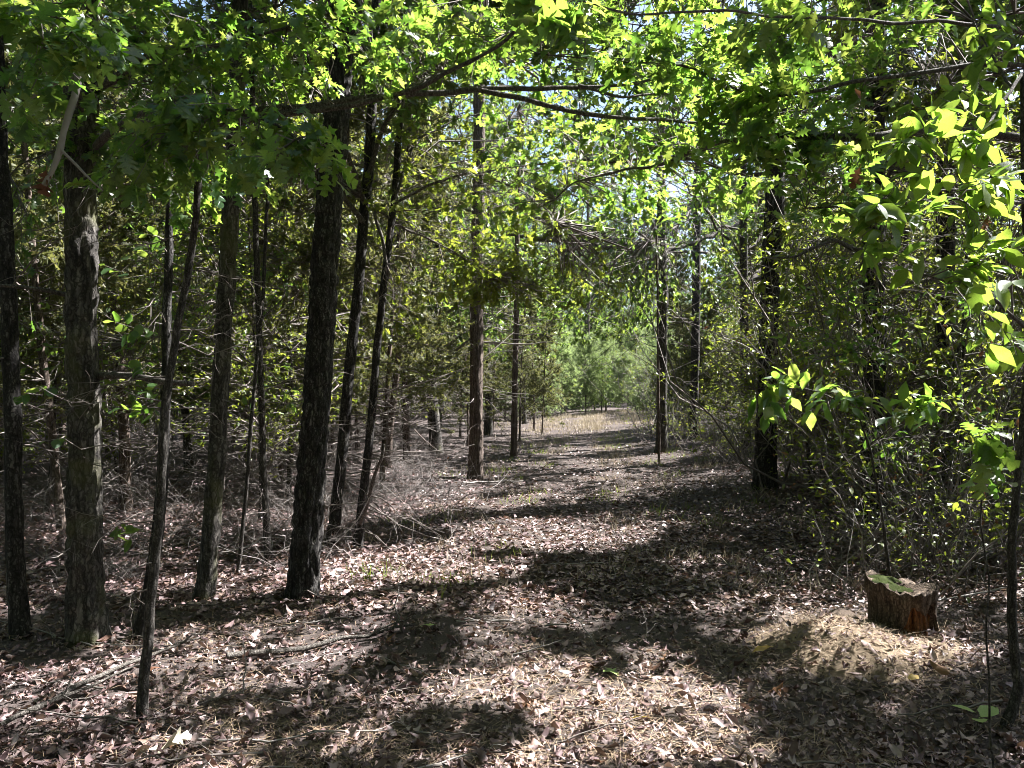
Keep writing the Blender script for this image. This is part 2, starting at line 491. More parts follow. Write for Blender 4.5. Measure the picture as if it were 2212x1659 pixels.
# ------------------------------------------------------------------ trunks
def vnoise(th, z, nt, dz, seed):
    """value noise, periodic round the trunk"""
    r = np.random.default_rng(seed)
    nz = int(z.max() / dz) + 4
    g = r.uniform(0, 1, (nz, nt))
    a = (th / (2 * math.pi) * nt) % nt; b = z / dz
    i = np.floor(a).astype(int); j = np.floor(b).astype(int)
    fa = a - i; fb = b - j
    fa = fa * fa * (3 - 2 * fa); fb = fb * fb * (3 - 2 * fb)
    i0 = i % nt; i1 = (i + 1) % nt
    return (g[j, i0] * (1 - fa) + g[j, i1] * fa) * (1 - fb) + (g[j + 1, i0] * (1 - fa) + g[j + 1, i1] * fa) * fb


def trunk_mesh(pts, radii, seg=14, step=0.12, ridge=0.06, flare=0.35, seed=0, base=(0, 0, 0), nt=None, dz=0.11):
    nt = nt or int(np.clip(radii[0] * 190, 8, 26))
    pts = np.asarray(pts, float); radii = np.asarray(radii, float)
    L = np.concatenate([[0], np.cumsum(np.linalg.norm(np.diff(pts, axis=0), axis=1))])
    n = max(6, int(L[-1] / step))
    s = np.linspace(0, L[-1], n)
    # smooth interpolation
    c = np.stack([np.interp(s, L, pts[:, k]) for k in range(3)], 1)
    ker = max(1, int(min(0.35, 3 * radii[0]) / (L[-1] / n)))
    if ker > 1:
        pad = np.pad(c, ((ker, ker), (0, 0)), 'reflect', reflect_type='odd')
        kk = np.hanning(2 * ker + 1); kk /= kk.sum()
        c = np.stack([np.convolve(pad[:, k], kk, 'valid') for k in range(3)], 1)
    r = np.interp(s, L, radii)
    r = r * (1 + flare * np.exp(-s / (2.8 * radii[0] + 0.05)))
    rr = np.random.default_rng(seed)
    c[:, :2] += np.cumsum(rr.normal(0, 0.0025 * math.sqrt(step / 0.12), (n, 2)), 0)
    th = np.arange(seg) * 2 * math.pi / seg
    TH, S = np.meshgrid(th, s)
    f = 1 - np.abs(vnoise(TH + 0.25 * np.sin(S * 3), S, nt, dz, seed) - 0.5) * 2
    f2 = vnoise(TH, S, nt * 2, dz * 0.45, seed + 1)
    lob = vnoise(TH, S, 5, 0.9, seed + 2) - 0.5
    root = np.cos(TH * 5 + seed) * np.exp(-S / 0.18) * 0.14
    rad = r[:, None] * (1 + ridge * (0.6 - 1.3 * f ** 2 + 0.5 * (f2 - 0.5)) + 0.10 * lob + root)
    x = c[:, None, 0] + rad * np.cos(TH); y = c[:, None, 1] + rad * np.sin(TH)
    z = np.repeat(c[:, None, 2], seg, 1)
    v = np.stack([x, y, z], -1).reshape(-1, 3) - np.asarray(base)
    i = np.arange(n - 1)[:, None]; j = np.arange(seg)[None]
    q = np.stack([i * seg + j, i * seg + (j + 1) % seg, (i + 1) * seg + (j + 1) % seg, (i + 1) * seg + j], -1).reshape(-1, 4)
    return mesh_np('trunk', v, None, q), c


TREES = {}


def tree(key, name, label, cat, spec, r0, r1, bark, top_z=8.0, seg=14, step=0.12, ridge=0.06, flare=0.35, group=None, seed=None, Yb=None):
    """spec: [(dx,dy)] from the base upward in layout units; stands at the depth its base gives"""
    seed = seed if seed is not None else len(TREES) * 7 + 3
    Y = Yb or gy(spec[0][1])
    pts = [P(dx, dy, Y) for dx, dy in spec]
    g = float(gh(pts[0][0], pts[0][1]))
    pts[0][2] = g - 0.06
    last = pts[-1]
    if top_z > last[2]:
        d = unit(pts[-1] - pts[-2])
        rise = top_z - last[2]
        pts.append(last + np.array([d[0] / max(d[2], 0.3) * rise * 0.5, 0, rise]))
    zs = np.array([p[2] for p in pts])
    rad = r0 + (r1 - r0) * (zs - zs[0]) / (zs[-1] - zs[0])
    base = np.array([pts[0][0], pts[0][1], g])
    me, c = trunk_mesh(pts, rad, seg, step, ridge, flare, seed, base)
    root = empty(name, base)
    tag(root, label, cat, group)
    obj('trunk', me, bark, root)
    TREES[key] = dict(root=root, base=base, line=c, r0=r0, r1=r1)
    return TREES[key]


def bare_twigs(t, n, zmin, zmax, lmin, lmax, r=0.006, mat='twig', down=0.1, name='dead_twigs', sub=4, side=None):
    """bare side branches with forked twigs on a trunk, one joined part"""
    mb = MB()
    c = t['line']
    ok = np.where((c[:, 2] - t['base'][2] > zmin) & (c[:, 2] - t['base'][2] < zmax))[0]
    a = c[rng.choice(ok, n)]
    phi = rng.uniform(0, 2 * math.pi, n) if side is None else rng.normal(side, 0.6, n)
    L = rng.uniform(lmin, lmax, n)
    d = np.stack([np.cos(phi), np.sin(phi), rng.normal(-down, 0.3, n)], 1)
    twig_set(mb, a, d, L, r, sub)
    return obj(name, mb.mesh(name, t['base']), M[mat], t['root'], kind='stuff')


def twig_set(mb, a, d, L, r, sub=4, k=6, sub_len=(0.2, 0.5)):
    n = len(a); d = unit(d)
    t = np.linspace(0, 1, k)
    p = a[:, None] + d[:, None] * (L[:, None] * t[None])[..., None]
    bend = np.cumsum(rng.normal(0, 1, (n, k, 3)), 1) * (0.05 * L)[:, None, None]
    bend[:, 0] = 0
    p = p + bend
    rr = r * (0.6 + 0.7 * L)[:, None] * (1 - 0.75 * t)[None]
    tubes(mb, p, rr, 4)
    ends = [p[:, -1]]
    for _ in range(sub):
        f = rng.uniform(0.25, 0.95, n) * (k - 1)
        i = np.floor(f).astype(int); fr = (f - i)[:, None]
        i = np.minimum(i, k - 2)
        st = p[np.arange(n), i] * (1 - fr) + p[np.arange(n), i + 1] * fr
        sd = unit(d + rng.normal(0, 0.75, (n, 3)))
        sl = L * rng.uniform(*sub_len, n)
        kk = 4; tt = np.linspace(0, 1, kk)
        q = st[:, None] + sd[:, None] * (sl[:, None] * tt[None])[..., None]
        b2 = np.cumsum(rng.normal(0, 1, (n, kk, 3)), 1) * (0.07 * sl)[:, None, None]; b2[:, 0] = 0
        q = q + b2
        tubes(mb, q, (r * 0.5 * (0.6 + 0.5 * L))[:, None] * (1 - 0.7 * tt)[None], 3)
        ends.append(q[:, -1])
    return np.concatenate(ends)


def leaf_parts(t, temps_mesh, pos, R, s, limit=300, name='leaf', mat=None):
    """the leaves that show largest become single leaves of their own; returns the indices of the others"""
    pr = proj(pos)
    vis = (pr[:, 0] > -40) & (pr[:, 0] < 2252) & (pr[:, 1] > -60) & (pr[:, 1] < 1700) & (pos[:, 1] > 0.3)
    key = np.where(vis, s / np.linalg.norm(pos - [0, 0, EYE], axis=1), -1)
    order = np.argsort(-key)
    take = order[:limit]; take = take[key[take] > 0]
    lim = t.get('limbs', [])
    for i in take:
        par = min(lim, key=lambda q: np.linalg.norm(q[1] - pos[i], axis=1).min())[0] if lim else t['root']
        o = bpy.data.objects.new(name, temps_mesh[int(rng.integers(len(temps_mesh)))])
        o.parent = par
        o.location = pos[i] - t['base']
        o.rotation_mode = 'QUATERNION'
        o.rotation_quaternion = Matrix(R[i].tolist()).to_quaternion()
        o.scale = (float(s[i]),) * 3
        COL.objects.link(o)
    rest = np.ones(len(pos), bool); rest[take] = False
    return np.where(rest)[0]


def temp_meshes(name, temps, mat):
    out = []
    for v, t in temps:
        me = mesh_np(name, v, t); me.materials.append(mat); out.append(me)
    return out


# ================================================================== the ground
def axis(lo, hi, near, fine, grow):
    v = [0.0]; s = fine
    while v[-1] < max(abs(lo), abs(hi)):
        if v[-1] > near: s *= grow
        v.append(v[-1] + s)
    v = np.array(v)
    return np.unique(np.concatenate([-v, v]))


gx = axis(-220, 220, 5, 0.14, 1.08)
gyv = axis(-220, 220, 9, 0.14, 1.08)
GX, GY = np.meshgrid(gx, gyv)
GZ = gh(GX, GY)
nx, ny = len(gx), len(gyv)
i = np.arange(ny - 1)[:, None]; j = np.arange(nx - 1)[None]
q = np.stack([i * nx + j, i * nx + j + 1, (i + 1) * nx + j + 1, (i + 1) * nx + j], -1).reshape(-1, 4)
tag(obj('ground', mesh_np('ground', np.stack([GX, GY, GZ], -1).reshape(-1, 3), None, q), M['ground']), kind='structure')

# the track between the trees
ys = np.concatenate([np.arange(1.0, 14, 0.12), np.arange(14, 42, 0.35)])
mb = MB(); rows = []
for yy in ys:
    c = 0.10 * yy + 0.1; hw = 1.25 + 0.02 * yy
    l = c - hw + 0.3 * math.sin(yy * 1.7) + random.uniform(-.12, .12); r = c + hw + 0.3 * math.sin(yy * 1.3 + 2) + random.uniform(-.12, .12)
    xs = np.linspace(l, r, 24)
    rows.append(np.stack([xs, np.full(24, yy), gh(xs, yy) + 0.004], 1))
i = np.arange(len(ys) - 1)[:, None]; j = np.arange(23)[None]
q = np.stack([i * 24 + j, i * 24 + j + 1, (i + 1) * 24 + j + 1, (i + 1) * 24 + j], -1).reshape(-1, 4)
tag(obj('path', mesh_np('path', np.concatenate(rows), None, q), M['path']), kind='structure')

# ================================================================== named trees, left to right
tree('curved', 'oak_tree', 'thin dark trunk curving up along the left edge of the picture', 'tree',
     [(45, 1398), (30, 1150), (28, 800), (14, 500), (-4, 250)], 0.052, 0.036, M['bark_black'], 7, 18, 0.05, 0.09)
tree('oak', 'oak_tree', 'stout mossy oak trunk with broken side stub, leaves drooping before it', 'tree',
     [(186, 1400), (188, 1150), (190, 850), (190, 560), (192, 300)], 0.094, 0.075, M['bark_oak'], 10, 48, 0.02, 0.16, 0.45)
tree('lean_front', 'sapling', 'nearest slim grey sapling leaning to the right beside mossy oak', 'sapling',
     [(303, 1566), (322, 1380), (333, 1272), (353, 1106), (366, 886), (390, 720), (413, 586), (430, 470)], 0.025, 0.015, M['bark_pole'], 2.6, 12, 0.04, 0.08)
tree('lean_back', 'sapling', 'black sapling just behind the nearest leaning grey sapling', 'sapling',
     [(297, 1385), (330, 1239), (352, 1050), (362, 880)], 0.042, 0.022, M['bark_black'], 3.0, 12, 0.04, 0.1)
tree('grey', 'oak_tree', 'grey oak trunk with sunlit foot, slightly bowed, before black oak', 'tree',
     [(437, 1300), (455, 1150), (468, 1000), (478, 800), (488, 600), (500, 420)], 0.066, 0.052, M['bark_oak'], 9, 32, 0.03, 0.13, 0.3)
tree('twin_a', 'sapling', 'thin dark pole between bowed grey oak and black oak', 'sapling',
     [(578, 1215), (568, 1000), (560, 800), (553, 620)], 0.033, 0.022, M['bark_pole'], 6, 10, 0.08, 0.08)
tree('twin_b', 'sapling', 'hair-thin pole leaning left between bowed grey oak and black oak', 'sapling',
     [(512, 1240), (535, 1050), (552, 850), (572, 640)], 0.018, 0.014, M['bark_pole'], 6, 8, 0.08, 0.08)
tree('black', 'oak_tree', 'black-barked oak with deep furrows and sunlit right flank beside track', 'tree',
     [(652, 1288), (664, 1130), (674, 980), (688, 760), (698, 600), (712, 420), (724, 250), (736, 100)], 0.108, 0.078, M['bark_black'], 11, 56, 0.018, 0.2, 0.22)
tree('behind_black', 'oak_tree', 'slender dark tree leaning right just behind black-barked oak', 'tree',
     [(715, 1180), (735, 1000), (752, 830), (772, 640), (785, 480), (795, 380)], 0.058, 0.045, M['bark_black'], 8, 16, 0.06, 0.1)
tree('fork', 'sapling', 'slim tree forked at the foot among dead brush, leaning right', 'sapling',
     [(772, 1182), (782, 1080), (800, 930), (815, 740), (835, 570), (855, 420)], 0.044, 0.028, M['bark_black'], 7, 14, 0.06, 0.1)
tree('cedar_mid', 'cedar_tree', 'straight cedar with shaggy brown bark in the middle beside track', 'tree',
     [(1028, 1030), (1030, 850), (1030, 640), (1032, 500)], 0.125, 0.10, M['bark_cedar'], 10, 40, 0.04, 0.12, 0.25)
tree('cedar_thin', 'cedar_tree', 'thin dark cedar right of shaggy cedar at far end of track', 'tree',
     [(1110, 988), (1112, 850), (1114, 730), (1116, 600)], 0.075, 0.05, M['bark_cedar'], 8.5, 16, 0.1, 0.1)
tree('far_right', 'oak_tree', 'dark straight tree on the far right verge by sunlit clearing', 'tree',
     [(1428, 984), (1430, 850), (1433, 640), (1430, 450)], 0.125, 0.10, M['bark_oak'], 11, 24, 0.06, 0.1)
tree('reddish', 'sapling', 'reddish hair-thin stem in front of the far right verge tree', 'sapling',
     [(1423, 1003), (1424, 900), (1422, 800)], 0.028, 0.02, M['bark_cedar'], 5, 8, 0.15, 0.05)
tree('verge_thin', 'oak_tree', 'thin tree between far verge tree and big right verge trunk', 'tree',
     [(1612, 1000), (1610, 800), (1608, 560), (1606, 400)], 0.10, 0.08, M['bark_pole'], 9, 16, 0.1, 0.08)
tree('verge_big', 'oak_tree', 'thick dark trunk with flared foot on right verge before thicket', 'tree',
     [(1650, 1070), (1654, 950), (1657, 800), (1664, 600), (1672, 400)], 0.145, 0.12, M['bark_black'], 11, 40, 0.04, 0.14, 0.35)
tree('thicket_a', 'oak_tree', 'dark trunk half hidden by twigs in the right thicket, nearer track', 'tree',
     [(1888, 1150), (1884, 900), (1890, 700), (1885, 560), (1890, 350)], 0.12, 0.10, M['bark_black'], 11, 28, 0.05, 0.12)
tree('thicket_b', 'oak_tree', 'dark trunk deep in the right thicket near the picture edge', 'tree',
     [(2060, 1130), (2056, 900), (2040, 700), (2045, 500)], 0.11, 0.09, M['bark_black'], 10, 24, 0.05, 0.12)
tree('lit_high', 'pine_tree', 'tall grey trunk rising high above the right thicket', 'tree',
     [(1945, 1040), (1947, 600), (1950, 300), (1953, 0)], 0.19, 0.15, M['bark_pole'], 13, 20, 0.1, 0.1)
tree('edge', 'sapling', 'crooked sapling at the right edge bearing big pointed leaves', 'sapling',
     [(2160, 1572), (2203, 1489), (2186, 1339), (2182, 1173), (2205, 960), (2215, 760), (2208, 560)], 0.023, 0.010, M['bark_pole'], 3.1, 14, 0.03, 0.1)
tree('far_a', 'pine_tree', 'far grey trunk beyond the right verge, seen under the leaves', 'tree',
     [(1500, 965), (1503, 780), (1506, 540), (1508, 300)], 0.13, 0.10, M['bark_pole'], 14, 16, 0.15, 0.08)

# trees that stand just outside the picture and reach into it
def plain_tree(key, name, label, x, y, r0, r1, top, bark, lean=(0, 0), seg=20, step=0.08):
    g = float(gh(x, y))
    pts = [np.array([x + lean[0] * t, y + lean[1] * t, g - 0.06 + (top + 0.06) * t]) for t in (0, 0.2, 0.5, 0.8, 1)]
    base = np.array([x, y, g])
    me, c = trunk_mesh(pts, np.linspace(r0, r1, 5), seg, step, 0.12, 0.35, int(abs(x * 31 + y * 7)) + 5, base)
    root = empty(name, base); tag(root, label, 'tree')
    obj('trunk', me, bark, root)
    TREES[key] = dict(root=root, base=base, line=c, r0=r0, r1=r1)


plain_tree('top_oak', 'oak_tree', 'white oak whose bright lobed leaves hang across the upper right', 4.6, 4.7, 0.13, 0.06, 9.5, M['bark_oak'], (-0.5, 0.1))
plain_tree('side_oak', 'oak_tree', 'oak standing out of view to the right of the thicket', 8.6, 6.4, 0.15, 0.07, 11, M['bark_oak'])
plain_tree('side_oak_b', 'oak_tree', 'oak standing out of view far to the right behind the thicket', 11.5, 11.5, 0.16, 0.07, 12, M['bark_oak'])

# ================================================================== upper canopy and the shade it throws
# sunlit places on the floor, in layout units: x, y, half width, half height, openness
LIT = [(860, 1250, 300, 72, .97), (1050, 1300, 160, 45, .9), (1180, 1165, 210, 42, .95), (1330, 1130, 90, 25, .8), (760, 1320, 160, 40, .8),
       (1120, 1130, 120, 30, .8), (1540, 1070, 110, 26, .95), (1330, 960, 110, 16, .9), (1290, 915, 170, 34, 1.0),
       (1270, 985, 120, 12, .7), (920, 1050, 120, 40, .95), (1000, 1095, 120, 22, .9), (130, 1120, 200, 30, .95), (570, 1080, 110, 34, .95),
       (520, 1290, 90, 40, .7), (1795, 1400, 110, 55, 1.0), (1900, 1440, 130, 45, .9), (2080, 1430, 140, 40, .8), (1940, 1260, 60, 30, .9),
       (1430, 1450, 110, 70, .95), (1480, 1560, 130, 60, .85), (1150, 1470, 300, 45, .9), (1250, 1560, 330, 70, .8), (1020, 1590, 220, 50, .7),
       (1010, 1440, 140, 30, .7), (1600, 1250, 70, 16, .6), (1700, 1340, 60, 20, .7), (1350, 1640, 400, 40, .7), (660, 1190, 120, 50, .85),
       (480, 1420, 100, 36, .7), (1380, 1055, 70, 14, .7), (1900, 1540, 110, 26, .7), (2000, 1620, 140, 26, .5)]


def openness(g):
    pr = proj(g)
    op = np.zeros(len(g))
    for cx, cy, rx, ry, s in LIT:
        e = ((pr[:, 0] - cx) / rx) ** 2 + ((pr[:, 1] - cy) / ry) ** 2
        op = np.maximum(op, s * np.clip(1.5 - e, 0, 1))
    return op, pr


# places in the foliage that the sun reaches: layout x, y, depth, radius in metres
SUNNY = [(1620, 200, 4.3, 1.0), (1760, 310, 4.2, .9), (1400, 90, 4.4, .9), (1950, 430, 3.1, .7), (2100, 350, 3.2, .7), (1210, 25, 2.6, .5), (1250, 300, 6.0, .9), (1400, 430, 6.4, .9),
         (1100, 480, 8.6, 1.1), (1000, 330, 8.0, 1.0), (130, 60, 3.1, .45), (1680, 820, 5.05, .35), (1660, 70, 3.7, .7), (1000, 60, 4.6, .6), (1540, 300, 5.0, .8), (2150, 560, 3.1, .4),
         (700, 1000, 6.1, .36), (450, 1150, 5.8, .36), (690, 850, 6.1, .3), (690, 1150, 6.1, .3), (145, 240, 3.4, .3), (220, 900, 4.85, .2), (650, 120, 4.6, .35), (850, 640, 8, .6)]
SUNNY += [(1800, 1385, 4.7, .75), (1930, 1260, 4.9, .3), (420, 70, 4.6, .4), (620, 110, 5.2, .5), (880, 100, 4.7, .7), (700, 120, 7.3, .9), (1000, 80, 7.4, .9), (1050, 180, 5.6, .7), (1500, 170, 5.4, .7), (1300, 40, 5.2, .7), (2000, 1000, 6.5, 1.3), (2110, 1160, 5.4, .9), (1950, 800, 7.5, 1.2), (1950, 1160, 5.6, .5), (1800, 720, 8, .7), (2060, 760, 6.5, .7), (880, 1010, 8, .6), (250, 720, 9, 1.0), (600, 720, 10, 1.2), (450, 860, 9, .8), (1900, 250, 7.8, .6),
          (100, 900, 8, .7), (760, 500, 8, .5), (330, 1010, 8, .6)]
SUNNY_C = np.array([P(a, b, c) for a, b, c, _ in SUNNY]); SUNNY_R = np.array([x[3] for x in SUNNY]) * 0.68
SDIR = np.array(SUN)


def sun_foot(p):
    """where the sun's ray through p meets the floor"""
    return p - SDIR * (p[:, 2] / SDIR[2])[:, None]


TAB = np.random.default_rng(77).uniform(0, 1, (256, 256))


def noise2(x, y):
    i = np.floor(x).astype(int); j = np.floor(y).astype(int); u = x - i; w = y - j
    u = u * u * (3 - 2 * u); w = w * w * (3 - 2 * w)
    g = lambda a, b: TAB[a % 256, b % 256]
    return (g(i, j) * (1 - u) + g(i + 1, j) * u) * (1 - w) + (g(i, j + 1) * (1 - u) + g(i + 1, j + 1) * u) * w


def dapple(f):
    """even-spread noise of leaf-gap size over the floor"""
    n_ = 0.62 * noise2(f[:, 0] / 0.34 + 0.4 * f[:, 1], f[:, 1] / 0.34) + 0.38 * noise2(f[:, 0] / 0.75 + 31, f[:, 1] / 0.7 + 7)
    return 1 / (1 + np.exp(-(n_ - 0.5) / 0.095))


def in_shade_zone(p, strength=1.0):
    """which leaves hang where the place is shaded; gaps in the canopy let the sun flecks of the photograph through"""
    f = sun_foot(p)
    pr = proj(f)
    on = (f[:, 1] > 2.4) & (np.abs(f[:, 0]) < 0.74 * f[:, 1])
    m = np.where(on, 0.24 + 0.012 * np.clip(f[:, 1] - 5, 0, 12), 0.33)
    m = np.where(on & (f[:, 0] < -0.7) & (f[:, 1] < 5.0), 0.08, m)
    m = np.where(on & (f[:, 0] < -1.3) & (f[:, 1] >= 5.0) & (f[:, 1] < 7.0), 0.14, m)
    for cx, cy, rx, ry, st in LIT:
        e = ((pr[:, 0] - cx) / rx) ** 2 + ((pr[:, 1] - cy) / ry) ** 2
        m = np.maximum(m, np.where(on, (0.66 + 0.26 * st) * np.clip((1.45 - e) * 1.6, 0, 1), 0))
    c0 = sun_foot(SUNNY_C)
    for c, z, r in zip(c0, SUNNY_C[:, 2], SUNNY_R):
        d = np.linalg.norm(f[:, :2] - c[:2], axis=1)
        m = np.maximum(m, np.where(p[:, 2] > z + 0.25, 0.97 * np.clip((1.25 - d / r) * 3, 0, 1), 0))
    op = np.clip((m - dapple(f)) * 9 + 0.5, 0, 0.985)
    return rng.uniform(0, 1, len(p)) > op * strength


N = 17000
gyy = 1.2 + 25 * rng.uniform(0, 1, N) ** 1.15
gxx = rng.uniform(-1, 1, N) * (4.5 + 0.75 * gyy)
N2 = 11000; N += N2
gyy = np.concatenate([gyy, rng.uniform(1.8, 8.5, N2)]); gxx = np.concatenate([gxx, rng.uniform(-7, 6.5, N2)])
gpt = np.stack([gxx, gyy, gh(gxx, gyy)], 1)
op, pr = openness(gpt)
fine = np.sin(gxx * 2.9 + 1.0 + 0.7 * np.sin(gyy * 2.1)) * np.sin(gyy * 3.3 + 0.6 * np.sin(gxx * 1.7))
dens = np.where(gyy < 3.0, np.where(gxx > -0.9, 0.35, 0.8), 1.0 - 0.3 * op)
dens = np.where((gxx < -2.5) & (gyy > 7), 0.22 * dens, dens)
dens = np.where(gyy > 13, 0.4 * dens, dens)
keep = rng.uniform(0, 1, N) < dens
gpt = gpt[keep]
cz = rng.uniform(4.7, 9.0, len(gpt))
off = 1 / math.tan(SUN_EL)
cpos = np.stack([gpt[:, 0] + math.sin(SUN_AZ) * off * (cz - gpt[:, 2]), gpt[:, 1] + math.cos(SUN_AZ) * off * (cz - gpt[:, 2]), cz], 1)
OWN = ['oak', 'grey', 'black', 'behind_black', 'far_right', 'verge_thin', 'verge_big', 'thicket_a', 'thicket_b', 'top_oak', 'side_oak', 'side_oak_b']
ax = np.array([TREES[k]['line'][-1][:2] for k in OWN])
own = np.linalg.norm(cpos[:, None, :2] - ax[None], axis=-1).argmin(1)


def limb_mesh(p, r0, r1, seg=7):
    mb = MB()
    mb.tube(p, np.linspace(r0, r1, len(p)), seg)
    return mb


def grow_crown(key, pts, temps, mat, n_limb=9, n_leaf=12, size=0.15, limb_r=0.035, far=True):
    t = TREES[key]
    pts = pts[in_shade_zone(pts)]
    if len(pts) < 3: return
    line = t['line']
    sel = [int(rng.integers(len(pts)))]
    dd = np.linalg.norm(pts - pts[sel[0]], axis=1)
    while len(sel) < min(n_limb, len(pts)):
        k = int(dd.argmax()); sel.append(k); dd = np.minimum(dd, np.linalg.norm(pts - pts[k], axis=1))
    limbs = []
    for s in sel:
        b = pts[s]
        h = np.linalg.norm(b[:2] - line[-1][:2])
        z0 = np.clip(b[2] - 0.45 * h - 0.4, max(2.8, 0.45 * line[-1][2]), line[-1][2] - 0.2)
        a = line[np.abs(line[:, 2] - z0).argmin()]
        k = max(5, int(h / 0.35))
        p = curve_pts(a, b, k, 0.06 * h, 0.05)
        limbs.append(p)
        mbb = limb_mesh(p, limb_r * (0.7 + 0.06 * h), 0.006, 6)
        obj('branch', mbb.mesh('branch', t['base']), M['limb'], t['root'])
    mt = MB()
    d = connect(mt, pts, limbs, 0.005, 0.04)
    obj('twigs', mt.mesh('twigs', t['base']), M['twig'], t['root'], kind='stuff')
    ml = MB()
    pos, R, s = spray(pts, d, n_leaf, size, length=0.45)
    ok = in_shade_zone(pos); pos, R, s = pos[ok], R[ok], s[ok]
    near = (np.linalg.norm(pos - [0, 0, EYE], axis=1) < 10) & (proj(pos)[:, 1] > -80)
    scatter(ml, temps, pos[near], R[near], s[near])
    scatter(ml, T_FAR, pos[~near], R[~near], s[~near] * 1.2)
    obj('crown', ml.mesh('crown', t['base']), mat, t['root'], kind='stuff')


for i, k in enumerate(OWN):
    grow_crown(k, cpos[own == i], T_OAKM, M['canopy_leaf'])


# ================================================================== foliage hanging into the picture
def clusters(spec):
    out = []
    for cx, cy, rx, ry, Y, rY, n in spec:
        u = unit(rng.normal(0, 1, (n, 3))) * rng.uniform(0, 1, (n, 1)) ** 0.45
        for a in u:
            out.append(P(cx + a[0] * rx, cy + a[1] * ry, Y + a[2] * rY))
    return np.array(out)


def limb(t, pts, r0, r1, mat='limb', seg=8, name='branch', wob=0.012):
    p = np.array([P(*q) if len(q) == 3 else q for q in pts]) if not isinstance(pts, np.ndarray) else pts
    # resample
    L = np.concatenate([[0], np.cumsum(np.linalg.norm(np.diff(p, axis=0), axis=1))])
    n = max(6, int(L[-1] / 0.07))
    s = np.linspace(0, L[-1], n)
    c = np.stack([np.interp(s, L, p[:, k]) for k in range(3)], 1)
    c[1:-1] += np.cumsum(rng.normal(0, 0.009, (n - 2, 3)), 0) * 0.7
    c[1:-1] = (c[:-2] + c[1:-1] * 2 + c[2:]) / 4
    mb = MB()
    rad = np.linspace(r0, r1, n) * (1 + rng.normal(0, 0.07, n))
    mb.tube(c, rad, seg, True)
    o = obj(name, mb.mesh(name, t['base']), M[mat], t['root'])
    t.setdefault('limbs', []).append((o, c))
    return c


def near_foliage(key, spec, limbs, temps, mat, n_leaf, size, parts=300, tmesh=None, droop=0.35, tilt=0.45, whorl=0.6, length=0.22, thin=0.0):
    t = TREES[key]
    pts = clusters(spec)
    mt = MB()
    d = connect(mt, pts, limbs, 0.0028, 0.03, 5)
    obj('twigs', mt.mesh('twigs', t['base']), M['twig'], t['root'], kind='stuff')
    pos, R, s = spray(pts, d, n_leaf, size, droop=droop, tilt=tilt, length=length, whorl=whorl)
    if thin:
        ok = in_shade_zone(pos, thin); pos, R, s = pos[ok], R[ok], s[ok]
    idx = np.arange(len(pos))
    if parts:
        idx = leaf_parts(t, tmesh, pos, R, s, parts)
    ml = MB()
    scatter(ml, temps, pos[idx], R[idx], s[idx])
    if len(idx):
        obj('foliage', ml.mesh('foliage', t['base']), mat, t['root'], kind='stuff')


OAK_ME = temp_meshes('oak_leaf', T_OAK, M['oak_leaf'])
HICK_ME = temp_meshes('pointed_leaf', T_ELL, M['hickory_leaf'])
# --- mossy oak: long limb across the picture, dark hanging leaves upper left
t = TREES['oak']
oakl = [limb(t, [(192, 400, 4.85), (300, 320, 4.75), (420, 270, 4.7), (560, 238, 4.6), (760, 217, 4.5), (930, 205, 4.5), (1080, 190, 4.6), (1250, 184, 4.8), (1420, 168, 5.0)], 0.034, 0.010),
        limb(t, [(420, 272, 4.68), (560, 262, 4.5), (700, 246, 4.42), (800, 234, 4.4), (930, 196, 4.3), (1010, 140, 4.2), (1090, 95, 4.1), (1130, 50, 4.0)], 0.026, 0.008),
        limb(t, [(1030, 193, 4.56), (1120, 215, 4.6), (1230, 246, 4.7), (1350, 262, 4.8), (1500, 264, 5.0), (1660, 262, 5.2)], 0.018, 0.007),
        limb(t, [(860, 210, 4.5), (930, 165, 4.7), (1010, 130, 5.0), (1080, 92, 5.3)], 0.013, 0.005),
        limb(t, [(190, 260, 4.8), (160, 160, 4.2), (120, 90, 3.6), (60, 30, 3.1)], 0.03, 0.008),
        limb(t, [(190, 330, 4.8), (280, 250, 4.2), (360, 220, 3.8), (520, 250, 3.5), (640, 300, 3.5)], 0.025, 0.006),
        limb(t, [(191, 200, 4.8), (330, 120, 4.6), (480, 90, 4.5), (620, 60, 4.6)], 0.03, 0.008),
        limb(t, [(1250, 184, 4.8), (1330, 210, 4.9), (1440, 205, 5.2), (1560, 190, 5.6)], 0.01, 0.004)]
near_foliage('oak', [(330, 250, 150, 80, 3.5, .5, 16), (560, 320, 190, 70, 3.6, .5, 20), (300, 360, 150, 80, 3.7, .5, 18), (140, 90, 170, 100, 3.1, .4, 22),
                     (450, 120, 220, 110, 4.6, .6, 34), (690, 330, 70, 60, 3.5, .3, 7), (80, 20, 140, 50, 2.9, .3, 12), (660, 60, 150, 80, 4.6, .5, 22),
                     (850, 120, 140, 90, 4.6, .5, 18), (430, 440, 120, 50, 3.9, .3, 9), (60, 220, 90, 100, 3.6, .4, 9),
                     (300, 60, 260, 70, 4.8, .5, 30), (600, 150, 240, 90, 5.2, .5, 30), (330, 180, 220, 90, 4.9, .4, 26), (150, 260, 160, 120, 4.6, .3, 20), (480, 380, 170, 60, 4.2, .4, 12), (900, 40, 200, 60, 4.9, .4, 20)],
             oakl, T_OAKM, M['oak_leaf'], 8, 0.118, 300, OAK_ME)
